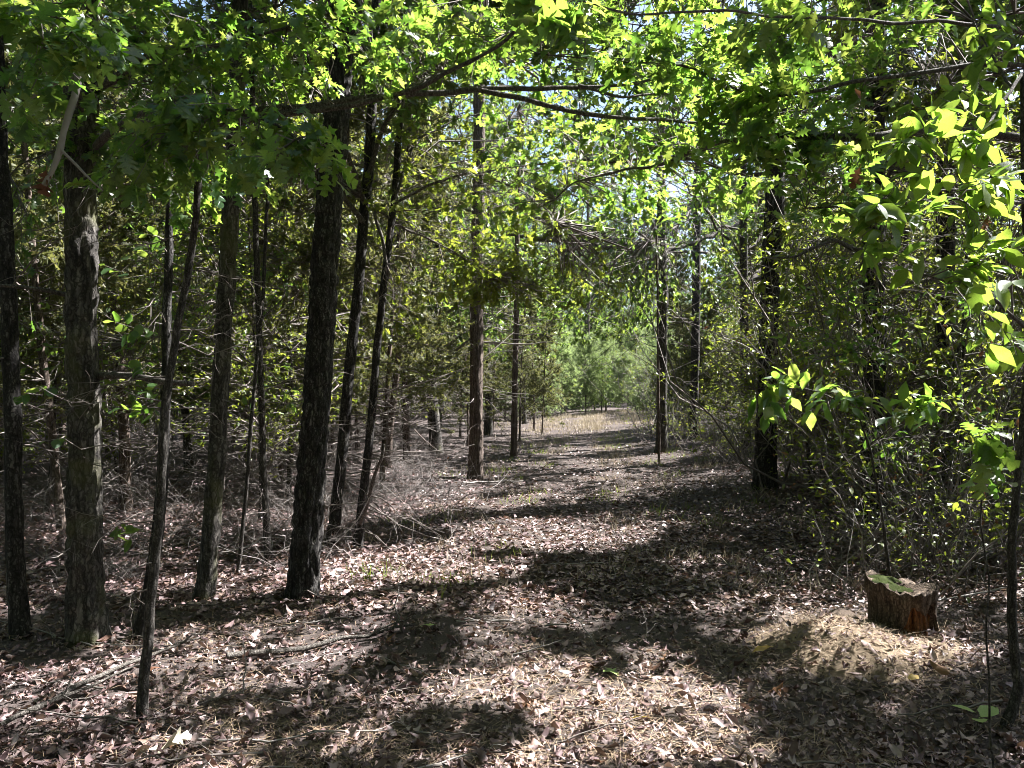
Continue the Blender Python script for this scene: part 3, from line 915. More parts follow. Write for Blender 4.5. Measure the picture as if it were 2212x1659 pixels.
# bleached dead branch hanging by the upper left corner, stub on the trunk
limb(t, [(150, 60, 3.4), (158, 130, 3.4), (152, 200, 3.4), (140, 260, 3.38), (118, 330, 3.36), (95, 400, 3.34)], 0.019, 0.011, 'dead_twig', 8)
limb(t, [(128, 320, 3.36), (160, 350, 3.36), (195, 385, 3.36), (222, 412, 3.36)], 0.008, 0.003, 'dead_twig', 6)
limb(t, [(60, 215, 3.45), (90, 190, 3.42), (120, 175, 3.4), (155, 165, 3.4)], 0.008, 0.012, 'dead_twig', 6)
limb(t, [(200, 812, 4.86), (250, 806, 4.72), (300, 812, 4.62), (345, 822, 4.55), (418, 829, 4.5)], 0.026, 0.016, 'limb', 10)
limb(t, [(180, 850, 4.84), (160, 880, 4.7), (140, 898, 4.62)], 0.017, 0.010, 'limb', 8)
limb(t, [(180, 650, 4.85), (120, 632, 4.75), (60, 628, 4.7), (-40, 616, 4.6)], 0.018, 0.008, 'limb', 8)

# --- white oak reaching in from the right: bright lobed leaves
t = TREES['top_oak']
ln = t['line']
A = ln[np.abs(ln[:, 2] - 2.9).argmin()]; B = ln[np.abs(ln[:, 2] - 3.6).argmin()]; Cc = ln[np.abs(ln[:, 2] - 4.4).argmin()]
wp = lambda a, *ps: np.array([a] + [P(*q) for q in ps])
topl = [limb(t, wp(A, (2100, 300, 4.4), (1900, 330, 4.2), (1740, 330, 4.2), (1560, 350, 4.6), (1400, 400, 5.6), (1200, 430, 6.6)), 0.035, 0.006),
        limb(t, wp(B, (2120, 120, 4.3), (1850, 150, 4.2), (1640, 190, 4.2), (1480, 120, 4.3), (1300, 100, 4.4), (1100, 70, 4.5)), 0.022, 0.003),
        limb(t, wp(B, (2050, 60, 3.9), (1760, 60, 3.5), (1540, 55, 3.1), (1330, 50, 2.8), (1200, 20, 2.6)), 0.016, 0.003),
        limb(t, wp(Cc, (1900, -160, 4.9), (1600, -110, 4.8), (1350, -30, 4.7), (1000, 20, 4.8)), 0.028, 0.004),
        limb(t, wp(A, (2000, 420, 4.5), (1850, 440, 4.1), (1740, 450, 4.0)), 0.016, 0.004)]
near_foliage('top_oak', [(1210, 25, 110, 50, 2.6, .15, 7), (1000, 60, 220, 80, 4.6, .5, 24), (1400, 90, 220, 90, 4.4, .5, 30), (1660, 70, 130, 70, 3.7, .4, 18),
                         (1620, 200, 210, 110, 4.3, .5, 50), (1760, 310, 190, 100, 4.2, .5, 50), (1540, 300, 200, 90, 5.0, .6, 40), (1250, 300, 220, 90, 6.0, .6, 30),
                         (1800, 440, 130, 60, 4.0, .3, 14), (1400, 430, 210, 80, 6.4, .7, 30), (1130, 420, 160, 80, 7.0, .7, 22), (1880, 130, 100, 90, 4.4, .4, 10),
                         (1600, 420, 120, 60, 5.6, .6, 12), (1300, 40, 300, 70, 5.2, .5, 40), (1500, 170, 240, 80, 5.4, .5, 30), (1750, 200, 180, 120, 5.0, .4, 24), (1050, 180, 200, 80, 5.6, .5, 22), (1880, 30, 160, 60, 4.6, .4, 16)],
             topl, T_OAKM, M['oak_leaf'], 8, 0.118, 300, OAK_ME, droop=0.3)

# --- crooked sapling at the right edge: big pointed leaves in fives
t = TREES['edge']
ln = t['line']
E1 = ln[np.abs(ln[:, 2] - 1.9).argmin()]; E2 = ln[np.abs(ln[:, 2] - 2.5).argmin()]; E3 = ln[-1]
edl = [limb(t, wp(E1, (2120, 620, 3.4), (2020, 590, 3.2), (1930, 560, 3.05)), 0.009, 0.003),
       limb(t, wp(E2, (2100, 440, 3.35), (1990, 420, 3.15), (1890, 470, 3.0)), 0.010, 0.003),
       limb(t, wp(E3, (2130, 300, 3.4), (2040, 300, 3.25), (1930, 320, 3.2)), 0.009, 0.003),
       limb(t, wp(E3, (2190, 200, 3.6), (2150, 120, 3.8), (2100, 40, 3.9)), 0.009, 0.003)]
near_foliage('edge', [(2000, 330, 150, 70, 3.2, .3, 12), (1950, 440, 110, 60, 3.0, .25, 9), (2110, 420, 110, 120, 3.2, .3, 12), (2150, 560, 80, 90, 3.1, .2, 9),
                      (2080, 240, 130, 80, 3.6, .3, 9), (1900, 545, 60, 35, 3.0, .15, 4), (2140, 110, 90, 90, 3.9, .3, 8), (2180, 760, 50, 60, 3.2, .2, 3)],
             edl, T_ELL, M['hickory_leaf'], 7, 0.118, 300, HICK_ME, droop=0.14, tilt=0.4)

# --- low sapling on the thicket's edge with a fan of broad leaves
def small_sapling(key, label, spec, Y, r0, r1):
    return tree(key, 'sapling', label, 'sapling', spec, r0, r1, M['bark_pole'], 0, 8, 0.05, 0.06, 0.2, None, None, Y)


t = small_sapling('fan', 'low sapling with a fan of broad leaves before the thick verge trunk', [(1935, 1330), (1910, 1150), (1880, 980), (1850, 890), (1800, 860)], 5.3, 0.014, 0.006)
fl = [limb(t, [(1850, 890, 5.3), (1760, 850, 5.2), (1690, 830, 5.1), (1640, 850, 5.0)], 0.006, 0.002), limb(t, [(1880, 960, 5.3), (1950, 890, 5.2), (2010, 870, 5.1)], 0.006, 0.002)]
near_foliage('fan', [(1680, 820, 60, 22, 5.05, .15, 4), (1630, 880, 40, 30, 5.0, .1, 3), (1780, 870, 90, 35, 5.2, .2, 6), (1900, 865, 110, 30, 5.2, .2, 9), (1960, 890, 70, 30, 5.1, .2, 5)],
             fl + [t['line'][-10:]], T_ELL, M['oak_leaf'], 5, 0.15, 140, temp_meshes('broad_leaf', T_ELL, M['oak_leaf']), droop=0.2, tilt=0.3)
t = small_sapling('teal', 'oak seedling with dark bluish leaves by the crooked edge sapling', [(2150, 1490), (2128, 1380), (2136, 1260), (2118, 1130), (2122, 1040), (2105, 960)], 3.0, 0.0045, 0.003)
near_foliage('teal', [(2105, 960, 40, 30, 2.95, .08, 2), (2120, 1020, 45, 30, 2.9, .08, 2), (2175, 940, 40, 25, 2.9, .08, 2)], [t['line'][-14:]], T_OAK, M['oak_leaf'], 4, 0.13, 24, OAK_ME, droop=0.5, length=0.12)
# --- understory leaves of the leaning trees
t = TREES['fork']
fkl = [limb(t, [(852, 440, 7.7), (930, 400, 7.8), (1020, 380, 8), (1120, 420, 8.4), (1200, 480, 8.8)], 0.016, 0.004), limb(t, [(835, 570, 7.7), (800, 450, 7.7), (870, 500, 8), (960, 540, 8.4), (1060, 600, 9)], 0.018, 0.004),
       limb(t, [(852, 440, 7.7), (900, 300, 8), (1000, 250, 8.3), (1120, 240, 8.6)], 0.016, 0.004)]
near_foliage('fork', [(1000, 330, 240, 110, 8, .8, 80), (1100, 500, 200, 110, 8.8, .8, 100), (1130, 620, 190, 60, 9.4, .8, 70), (900, 440, 170, 110, 8.2, .7, 46), (1040, 580, 160, 80, 9, .6, 60), (860, 640, 120, 120, 8, .6, 16), (1200, 560, 150, 70, 10, .6, 40), (1280, 620, 110, 50, 11, .6, 30), (1010, 640, 130, 40, 9, .5, 24), (1180, 340, 160, 90, 9, .6, 30)],
             fkl, T_OAKM, M['olive_leaf'], 7, 0.12, 0, thin=0.6)
t = TREES['lean_back']
near_foliage('lean_back', [(270, 560, 60, 70, 4.7, .3, 4), (285, 830, 70, 60, 4.7, .3, 7), (240, 700, 60, 60, 4.6, .3, 4), (250, 1165, 60, 30, 4.7, .2, 3), (60, 900, 60, 60, 4.6, .3, 3)],
             [t['line']], T_ELL, M['oak_leaf'], 4, 0.085, 60, temp_meshes('round_leaf', T_RND, M['oak_leaf']))
t = TREES['verge_thin']
vtl = [limb(t, [(1608, 500, 19), (1500, 470, 18), (1400, 520, 17.5)], 0.03, 0.008), limb(t, [(1608, 600, 19), (1700, 520, 18), (1800, 480, 17)], 0.03, 0.008)]
near_foliage('verge_thin', [(1450, 500, 160, 100, 17, 1.5, 60), (1330, 620, 130, 70, 17, 1.5, 40), (1560, 620, 100, 120, 17, 1.5, 36), (1420, 640, 80, 60, 17.5, 1, 16)],
             vtl, T_ELLM, M['canopy_leaf'], 9, 0.16, 0, length=0.5, thin=0.8)
t = TREES['far_right']
frl = [limb(t, [(1432, 500, 20), (1380, 380, 17), (1320, 300, 15), (1240, 260, 14)], 0.05, 0.008), limb(t, [(1431, 420, 20), (1420, 250, 16), (1400, 150, 14)], 0.05, 0.008)]
near_foliage('far_right', [(1300, 260, 170, 110, 14, 1.2, 90), (1400, 150, 170, 100, 14, 1.2, 80), (1250, 120, 160, 80, 14, 1.0, 60), (1400, 360, 120, 70, 15, 1.0, 40), (1230, 400, 100, 80, 16, 1.0, 36), (1300, 520, 110, 60, 18, 1.0, 30), (1300, 690, 150, 55, 23, 2, 90), (1200, 620, 110, 60, 20, 1.5, 50), (1380, 600, 90, 70, 19, 1.0, 50)],
             frl, T_FAR, M['canopy_leaf'], 11, 0.17, 0, length=0.5)
t = TREES['thicket_a']
tal = [limb(t, [(1885, 560, 8), (1800, 520, 7.6), (1720, 560, 7.4), (1640, 560, 7.3)], 0.03, 0.006), limb(t, [(1888, 450, 8), (1960, 300, 7.8), (2050, 180, 7.6)], 0.03, 0.006), limb(t, [(1888, 400, 8), (1840, 240, 7.8), (1800, 120, 7.8)], 0.03, 0.006)]
near_foliage('thicket_a', [(1750, 560, 200, 110, 7.6, .8, 36), (2000, 180, 190, 140, 7.8, .8, 110), (1900, 60, 170, 90, 7.4, .7, 90), (2120, 330, 110, 130, 7.2, .7, 50), (1860, 270, 120, 150, 7.8, .8, 36), (1900, 680, 180, 120, 7.5, .8, 26), (2100, 620, 100, 160, 7.4, .8, 22)],
             tal, T_ELLM, M['olive_leaf'], 8, 0.10, 0, thin=0.9)

t = TREES['thicket_b']
tbl = [limb(t, [(2055, 900, 8.5), (1960, 800, 7.6), (1850, 760, 7), (1760, 780, 6.6)], 0.02, 0.005), limb(t, [(2050, 800, 8.5), (2080, 700, 7.5), (2150, 640, 6.6)], 0.02, 0.005), limb(t, [(2058, 1000, 8.5), (2000, 980, 7.4), (1900, 960, 6.8)], 0.016, 0.004)]
near_foliage('thicket_b', [(1820, 740, 150, 80, 7, .5, 34), (1960, 700, 150, 120, 7, .5, 34), (2110, 680, 100, 110, 6.6, .5, 26), (1930, 950, 160, 80, 6.9, .5, 24), (2100, 880, 100, 100, 6.8, .4, 18), (1800, 620, 130, 70, 7.4, .5, 24)],
             tbl, T_ELL, M['oak_leaf'], 6, 0.095, 160, temp_meshes('thicket_leaf', T_ELLM, M['oak_leaf']), thin=0.5)
t = TREES['twin_a']
twl = [limb(t, [(560, 800, 7.5), (480, 740, 7.6), (380, 720, 7.8), (280, 740, 8)], 0.010, 0.003), limb(t, [(556, 700, 7.5), (620, 640, 7.7), (600, 560, 8)], 0.010, 0.003), limb(t, [(562, 850, 7.5), (620, 820, 7.6), (660, 860, 7.8)], 0.008, 0.003)]
near_foliage('twin_a', [(380, 700, 170, 90, 8, .6, 34), (580, 600, 120, 90, 8, .6, 26), (300, 860, 120, 80, 8, .5, 20), (600, 850, 80, 80, 7.8, .5, 16), (100, 760, 110, 120, 8, .6, 24), (420, 560, 150, 70, 8, .5, 24)],
             twl, T_ELLM, M['oak_leaf'], 6, 0.085, 0)
# bare side twigs on the trunks
t = TREES['behind_black']
bbl = [limb(t, [(785, 480, 7.9), (700, 380, 7.6), (600, 300, 7.2), (480, 240, 7)], 0.03, 0.006), limb(t, [(790, 400, 7.9), (830, 280, 7.8), (900, 160, 7.6), (960, 60, 7.6)], 0.03, 0.006), limb(t, [(788, 440, 7.9), (720, 250, 7.4), (640, 120, 7.2), (560, 30, 7)], 0.03, 0.006)]
near_foliage('behind_black', [(520, 250, 220, 110, 7.2, .6, 44), (300, 200, 240, 130, 7, .6, 40), (700, 130, 200, 110, 7.3, .6, 50), (900, 200, 170, 110, 7.6, .6, 44), (1000, 80, 220, 80, 7.4, .6, 44), (450, 60, 260, 70, 7, .5, 44), (620, 420, 130, 90, 7.6, .5, 20), (120, 330, 150, 140, 6.8, .6, 26)],
             bbl, T_OAKM, M['canopy_leaf'], 7, 0.13, 0, thin=0.8)
t = TREES['grey']
gl = [limb(t, [(500, 420, 5.85), (420, 330, 6), (300, 300, 6.2), (150, 330, 6.2), (20, 380, 6.3)], 0.025, 0.005)]
near_foliage('grey', [(90, 430, 130, 110, 6.2, .5, 24), (330, 420, 140, 80, 6.1, .5, 18), (250, 300, 200, 70, 6.2, .4, 20), (60, 620, 80, 110, 6.1, .4, 8)], gl, T_OAKM, M['oak_leaf'], 6, 0.12, 0, thin=0.8)
bare_twigs(TREES['black'], 10, 0.5, 4.0, 0.25, 0.7, 0.006)
bare_twigs(TREES['grey'], 16, 0.6, 4.0, 0.2, 0.8, 0.005)
bare_twigs(TREES['oak'], 10, 0.6, 3.5, 0.2, 0.6, 0.006)
bare_twigs(TREES['curved'], 10, 0.6, 3.0, 0.3, 0.9, 0.006)
bare_twigs(TREES['lean_front'], 12, 0.5, 3.0, 0.2, 0.6, 0.004)
bare_twigs(TREES['lean_back'], 14, 0.4, 3.0, 0.3, 0.8, 0.005)
bare_twigs(TREES['twin_a'], 36, 0.4, 4.0, 0.3, 0.9, 0.005)
bare_twigs(TREES['twin_b'], 26, 0.4, 4.0, 0.2, 0.7, 0.004)
bare_twigs(TREES['behind_black'], 36, 0.3, 4.5, 0.3, 1.1, 0.006)
bare_twigs(TREES['fork'], 46, 0.1, 4.5, 0.3, 1.2, 0.006, 'twig', 0.15, side=0.3)
bare_twigs(TREES['cedar_mid'], 40, 1.2, 6.0, 0.4, 1.6, 0.007, 'twig', 0.0)
bare_twigs(TREES['cedar_thin'], 60, 0.6, 5.0, 0.4, 1.7, 0.007, 'twig', -0.5)
bare_twigs(TREES['far_right'], 40, 0.8, 6.0, 0.4, 1.3, 0.008)
bare_twigs(TREES['verge_big'], 36, 0.5, 5.0, 0.3, 1.2, 0.006)
bare_twigs(TREES['verge_thin'], 40, 0.5, 5.0, 0.3, 1.2, 0.007)
bare_twigs(TREES['thicket_a'], 50, 0.4, 5.0, 0.4, 1.3, 0.006)
bare_twigs(TREES['thicket_b'], 50, 0.4, 5.0, 0.4, 1.3, 0.006)
bare_twigs(TREES['lit_high'], 50, 1.5, 9.0, 0.4, 1.6, 0.008, 'dead_twig')
t = TREES['cedar_mid']
limb(t, [(1032, 738, 15.2), (1090, 742, 15), (1140, 745, 14.9), (1195, 740, 14.8)], 0.022, 0.008, 'dead_twig', 6)
limb(t, [(1035, 660, 15.2), (1060, 620, 15), (1090, 590, 15)], 0.03, 0.01, 'limb', 6)
t = TREES['fork']
limb(t, [(778, 1130, 7.7), (800, 1070, 7.5), (815, 1010, 7.4), (830, 960, 7.3)], 0.024, 0.012, 'limb', 8)


# ================================================================== background trees (few shapes, many individuals)
def cedar_shape(seed, H, live_from, r, blade=0.05, spread=1.5, n_br=80, bl=13, nsub=7):
    """trunk, bare twigs, foliage meshes of a cedar pole"""
    global rng
    keep = rng; rng = np.random.default_rng(seed)
    lean = rng.normal(0, 0.05, 2)
    pts = [np.array([lean[0] * z + 0.04 * math.sin(z + seed), lean[1] * z, z]) for z in np.linspace(-0.08, H, 9)]
    me, c = trunk_mesh(pts, np.linspace(r, r * 0.25, 9), 10, 0.15, 0.1, 0.3, seed)
    z = rng.uniform(0.25, H * 0.98, n_br)
    a = c[np.clip(np.searchsorted(c[:, 2], z), 0, len(c) - 1)]
    phi = rng.uniform(0, 2 * math.pi, n_br)
    L = (spread * (1 - 0.8 * z / H) + 0.15) * rng.uniform(0.5, 1.1, n_br)
    d = np.stack([np.cos(phi), np.sin(phi), rng.normal(0.12, 0.25, n_br)], 1)
    dead = z < live_from
    mt = MB()
    twig_set(mt, a[dead], d[dead], L[dead], 0.006, 5)
    mf = MB(); lt = MB()
    ends = []
    al, dl, Ll = a[~dead], d[~dead], L[~dead]
    n = len(al); k = 5; t = np.linspace(0, 1, k)
    p = al[:, None] + unit(dl)[:, None] * (Ll[:, None] * t[None])[..., None]
    p[:, :, 2] -= (0.15 * Ll)[:, None] * (t ** 2)[None]
    p[:, 1:] += rng.normal(0, 0.04, (n, k - 1, 3))
    tubes(mt, p, (0.007 * (0.6 + 0.5 * Ll))[:, None] * (1 - 0.7 * t)[None], 3)
    for s in range(nsub):
        f = rng.uniform(0.2, 1.0, n)
        st = al + (p[:, -1] - al) * f[:, None]
        sd = unit(unit(dl) * 0.6 + rng.normal(0, 0.6, (n, 3)))
        sl = Ll * rng.uniform(0.12, 0.38, n)
        e = st + sd * sl[:, None]
        tubes(mt, np.stack([st, e], 1), np.tile([0.003, 0.0015], (n, 1)), 3)
        # blades along the side twig
        u = rng.uniform(0.1, 1.05, (n, bl))
        pos = st[:, None] + (e - st)[:, None] * u[..., None] + rng.normal(0, 0.012, (n, bl, 3))
        bd = unit(sd[:, None] * 0.7 + rng.normal(0, 0.6, (n, bl, 3)))
        w = unit(np.cross(bd, rng.normal(0, 1, (n, bl, 3))))
        bl_len = blade * rng.uniform(0.6, 1.5, (n, bl, 1)); bw = bl_len * 0.2
        v = np.stack([pos - w * bw, pos + w * bw, pos + bd * bl_len], 2).reshape(-1, 3)
        mf.add(v, np.arange(len(v)).reshape(-1, 3))
    rng = keep
    return me, mt.mesh('twigs'), mf.mesh('foliage')


def leafy_shape(seed, H, r, n_cl, zlo, spread, temps, n_leaf, size):
    global rng
    keep = rng; rng = np.random.default_rng(seed)
    pts = [np.array([0.1 * math.sin(z * 0.8 + seed), 0.08 * math.cos(z + seed), z]) for z in np.linspace(-0.08, H * 0.85, 8)]
    me, c = trunk_mesh(pts, np.linspace(r, r * 0.3, 8), 12, 0.15, 0.1, 0.3, seed)
    zz = rng.uniform(zlo, H, n_cl)
    rr = spread * np.sqrt(np.clip(1 - ((zz - (zlo + H) / 2) / ((H - zlo) / 2 + 0.3)) ** 2, 0.05, 1)) * rng.uniform(0, 1, n_cl) ** 0.5
    ph = rng.uniform(0, 2 * math.pi, n_cl)
    cp = np.stack([rr * np.cos(ph), rr * np.sin(ph), zz], 1)
    limbs = []
    mt = MB()
    for s in rng.choice(n_cl, min(14, n_cl), False):
        b = cp[s]; h = np.linalg.norm(b[:2])
        a = c[np.abs(c[:, 2] - max(zlo * 0.7, b[2] - 0.5 * h - 0.3)).argmin()]
        q = curve_pts(a, b, 7, 0.05 * h, 0.05); limbs.append(q)
        mt.tube(q, np.linspace(r * 0.35, 0.006, 7), 5)
    limbs.append(c[c[:, 2] > zlo * 0.7])
    d = connect(mt, cp, limbs, 0.005)
    pos, R, s = spray(cp, d, n_leaf, size, length=0.5)
    ml = MB(); scatter(ml, temps, pos, R, s)
    rng = keep
    return me, mt.mesh('twigs'), ml.mesh('foliage')


def needles_shape(seed, H, r, zlo, spread, n_br=60, tufts=9, nd=16, nl=0.17):
    """pine with long needle tufts"""
    global rng
    keep = rng; rng = np.random.default_rng(seed)
    pts = [np.array([0.06 * math.sin(z * 0.5 + seed), 0.05 * math.cos(z * .6 + seed), z]) for z in np.linspace(-0.08, H, 8)]
    me, c = trunk_mesh(pts, np.linspace(r, r * 0.2, 8), 12, 0.2, 0.1, 0.25, seed)
    z = rng.uniform(zlo, H * 0.99, n_br)
    a = c[np.clip(np.searchsorted(c[:, 2], z), 0, len(c) - 1)]
    phi = rng.uniform(0, 2 * math.pi, n_br)
    L = (spread * (1 - 0.75 * (z - zlo) / (H - zlo)) + 0.25) * rng.uniform(0.6, 1.1, n_br)
    d = unit(np.stack([np.cos(phi), np.sin(phi), rng.normal(0.25, 0.2, n_br)], 1))
    mt = MB(); k = 4; t = np.linspace(0, 1, k)
    p = a[:, None] + d[:, None] * (L[:, None] * t[None])[..., None]
    p[:, 1:] += rng.normal(0, 0.05, (n_br, k - 1, 3))
    tubes(mt, p, (0.009 * (0.6 + 0.5 * L))[:, None] * (1 - 0.7 * t)[None], 3)
    mf = MB()
    for s in range(tufts):
        f = rng.uniform(0.3, 1.0, n_br)
        e = a + (p[:, -1] - a) * f[:, None] + rng.normal(0, 0.16, (n_br, 3)) * L[:, None]
        tubes(mt, np.stack([a + (p[:, -1] - a) * (f * 0.85)[:, None], e], 1), np.tile([0.004, 0.002], (n_br, 1)), 3)
        bd = unit(d[:, None] * 0.5 + np.array([0, 0, 0.25]) + rng.normal(0, 0.65, (n_br, nd, 3)))
        w = unit(np.cross(bd, rng.normal(0, 1, (n_br, nd, 3))))
        ln = nl * rng.uniform(0.7, 1.2, (n_br, nd, 1)); bw = ln * (0.035 if H > 8 else 0.055)
        pos = np.repeat(e[:, None], nd, 1)
        v = np.stack([pos - w * bw, pos + w * bw, pos + bd * ln], 2).reshape(-1, 3)
        mf.add(v, np.arange(len(v)).reshape(-1, 3))
    rng = keep
    return me, mt.mesh('twigs'), mf.mesh('foliage')


def proto(shape, name, bark, twig, leaf):
    me, mt, mf = shape
    for m_, x in ((me, bark), (mt, twig), (mf, leaf)):
        m_.materials.append(x)
    return name, me, mt, mf


def plant(pr, x, y, label, cat, group, s=1.0, sz=1.0, rz=None):
    name, me, mt, mf = pr
    root = empty(name, (x, y, float(gh(x, y))))
    root.rotation_euler = (0, 0, random.uniform(0, 6.28) if rz is None else rz)
    root.scale = (s, s, s * sz)
    tag(root, label, cat, group)
    obj('trunk', me, None, root)
    obj('twigs', mt, None, root, kind='stuff')
    obj('crown', mf, None, root, kind='stuff')
    return root


UNDER = [proto(leafy_shape(270 + i, H, r, nc, zl, sp, T_FAR, 12, sz_), 'sapling', M['bark_pole'], M['twig'], M['olive_leaf'])
         for i, (H, r, nc, zl, sp, sz_) in enumerate([(3.2, .025, 320, .5, 1.3, .065), (4.2, .03, 400, .8, 1.5, .07), (2.3, .02, 240, .3, 1.1, .06), (5.2, .035, 460, 1.2, 1.7, .08)])]
CEDARS = [proto(cedar_shape(100 + i, H, lf, r, 0.07, sp, nb, 24, 9), 'cedar_tree', M['bark_cedar'], M['twig'], M['cedar'])
          for i, (H, lf, r, sp, nb) in enumerate([(8, 1.5, .055, 1.6, 130), (9, 1.9, .07, 1.8, 140), (7, 1.2, .045, 1.5, 120), (10, 2.2, .08, 1.9, 150), (6, 0.9, .04, 1.3, 110)])]
OAKS = [proto(leafy_shape(200 + i, H, r, nc, zl, sp, T_FAR, 16, 0.17), 'oak_tree', M['bark_oak'], M['twig'], M['canopy_leaf'])
        for i, (H, r, nc, zl, sp) in enumerate([(11, .12, 700, 2.2, 3.0), (13, .15, 800, 2.8, 3.4), (8, .08, 460, 1.2, 2.2), (9, .09, 560, 1.5, 2.6)])]
FAROAKS = [proto(leafy_shape(250 + i, H, r, nc, zl, sp, T_FAR, 16, 0.34), 'oak_tree', M['bark_oak'], M['twig'], M['far_leaf'])
           for i, (H, r, nc, zl, sp) in enumerate([(14, .16, 620, 1.2, 4.2), (17, .2, 760, 2.0, 5.0), (10, .12, 480, 0.6, 3.4)])]
PINES = [proto(needles_shape(300 + i, H, r, zl, sp, nb, 11, 18, 0.26 if H > 8 else 0.2), 'pine_tree', M['bark_cedar'], M['twig'], M['pine'] if H > 8 else M['young_pine'])
         for i, (H, r, zl, sp, nb) in enumerate([(15, .16, 4.0, 3.0, 120), (5.0, .05, 0.5, 1.6, 100), (18, .2, 5.0, 3.4, 130), (3.6, .04, 0.3, 1.3, 80)])]

placed = []
MARKS = [(-400, 'the left edge'), (35, 'the curved edge trunk'), (188, 'the mossy oak'), (480, 'the bowed grey oak'), (690, 'the black oak'), (815, 'the forked tree'),
         (1029, 'the shaggy cedar'), (1112, 'the thin cedar'), (1431, 'the far verge tree'), (1610, 'the thin verge tree'), (1657, 'the thick verge trunk'), (1886, 'the nearer thicket trunk'), (2050, 'the deep thicket trunk'), (2700, 'the right edge')]


def between(x, y):
    dx = (x / y * F + 512) / K
    for (a, na), (b, nb) in zip(MARKS[:-1], MARKS[1:]):
        if a <= dx < b: return 'between %s and %s' % (na, nb)
    return 'beyond the left edge' if dx < 0 else 'beyond the right edge'


def free(x, y, d):
    for a, b in placed:
        if (a - x) ** 2 + (b - y) ** 2 < d * d: return False
    for v in TREES.values():
        if (v['base'][0] - x) ** 2 + (v['base'][1] - y) ** 2 < d * d * 0.6: return False
    placed.append((x, y)); return True


def depth_word(y):
    return 'nearer' if y < 14 else ('deeper' if y < 26 else 'far')


rr = random.Random(5)
n = 0
while n < 66:
    y = 8.2 + 36 * rr.random() ** 1.2
    x = rr.uniform(-0.72 * y - 1.5, 0.10 * y - 2.6 - 0.04 * y)
    if not free(x, y, 0.7 + 0.02 * y): continue
    lb = '%s shaggy cedar pole %s' % (depth_word(y), between(x, y))
    plant(CEDARS[n % 5], x, y, lb, 'tree', lb.replace('pole', 'poles'), rr.uniform(0.85, 1.2)); n += 1
n = 0
while n < 30:
    y = 12.5 + 27 * rr.random()
    x = rr.uniform(0.10 * y + 2.8 + 0.05 * y + (5 if y > 29 else 0), 0.72 * y + 2)
    if not free(x, y, 1.0): continue
    lb = '%s slim cedar in the thicket %s' % (depth_word(y), between(x, y))
    plant(CEDARS[(n * 2) % 5], x, y, lb, 'tree', lb.replace('cedar', 'cedars'), rr.uniform(0.8, 1.15)); n += 1
n = 0
while n < 34:
    y = rr.uniform(12, 48); side = rr.random() < 0.6
    x = rr.uniform(-0.72 * y - 2, 0.1 * y - 3.6) if side else rr.uniform(0.1 * y + 4.5 + 0.30 * max(0, y - 20), 0.72 * y + 6)
    if not side and y < 19: continue
    if not free(x, y, 1.5): continue
    lb = '%s leafy oak %s' % (depth_word(y), between(x, y))
    plant(OAKS[n % 4], x, y, lb, 'tree', lb.replace('oak', 'oaks', 1), rr.uniform(0.85, 1.15))
    n += 1
n = 0
while n < 90:
    y = rr.uniform(54, 100); x = rr.uniform(-0.75 * y, 0.75 * y)
    if not free(x, y, 2.4): continue
    k = rr.random()
    if k < 0.55: plant(FAROAKS[n % 3], x, y, 'distant leafy oak ' + between(x, y), 'tree', 'distant oaks ' + between(x, y), rr.uniform(0.9, 1.25))
    else: plant(PINES[0 if n % 2 else 2], x, y, 'distant tall pine ' + between(x, y), 'tree', 'distant pines ' + between(x, y), rr.uniform(0.9, 1.2))
    n += 1
# the wood behind and beside the viewer: unseen oaks added to deepen shade
for k, (x, y) in enumerate([(-2.5, -4), (3, -5.5), (-7, -2), (7.5, -3), (-10, 3.5), (0, -10), (-6, -9), (6, -11), (12, -6), (-13, -5), (-12, 9), (-3, -15), (4, -16), (-11, -13), (11, -14), (-17, 2), (-17, -11), (17, -3), (-18, 10), (0, -22), (-8, -20), (9, -21), (17, -13)]):
    plant(FAROAKS[k % 3], x, y, 'unseen oak of the wood round the viewer, added to deepen shade', 'tree', 'unseen shade oaks round the viewer', 1.0)
n = 0
while n < 46:
    y = 8.5 + 24 * rr.random() ** 1.2
    if n % 5 < 2: x = rr.uniform(-0.7 * y - 0.5, 0.06 * y - 2.6 - (1.2 if y < 14 else 0))
    else: x = rr.uniform(0.12 * y + 2.6, 0.66 * y)
    if not free(x, y, 0.5): continue
    lb = '%s fine-leaved understory bush %s' % (depth_word(y), between(x, y))
    plant(UNDER[n % 4], x, y, lb, 'shrub', lb.replace('bush', 'bushes'), rr.uniform(0.8, 1.3)); n += 1
# trees that close the view round the end of the track
for (x, y, k, sc, lb) in [(-0.9, 27.5, 1, .95, 'leafy oak leaning over the track end from the left'), (9.6, 28.5, 1, 1.0, 'leafy oak leaning over the track end from the right'), (0.6, 36, 0, 1.0, 'leafy oak just left of the sunlit clearing'), (-3.2, 33, 3, 1.1, 'bushy oak left of the track end behind the thin cedar'), (5.0, 63, 1, 1.3, 'broad oak closing the view straight behind the clearing')]:
    plant(OAKS[k], x, y, lb, 'tree', None, sc)
for (x, y, k, sc) in [(0.2, 24.5, 2, .8), (-1.3, 22.5, 4, .9), (5.9, 24.5, 4, .9), (6.4, 27.5, 2, .9), (0.9, 31, 0, .8), (8.4, 31, 0, .8), (6.5, 29.2, 4, .9), (1.1, 28, 4, .8)]:
    plant(CEDARS[k], x, y, 'feathery cedar at the verge %s' % between(x, y), 'tree', 'feathery verge cedars', sc)
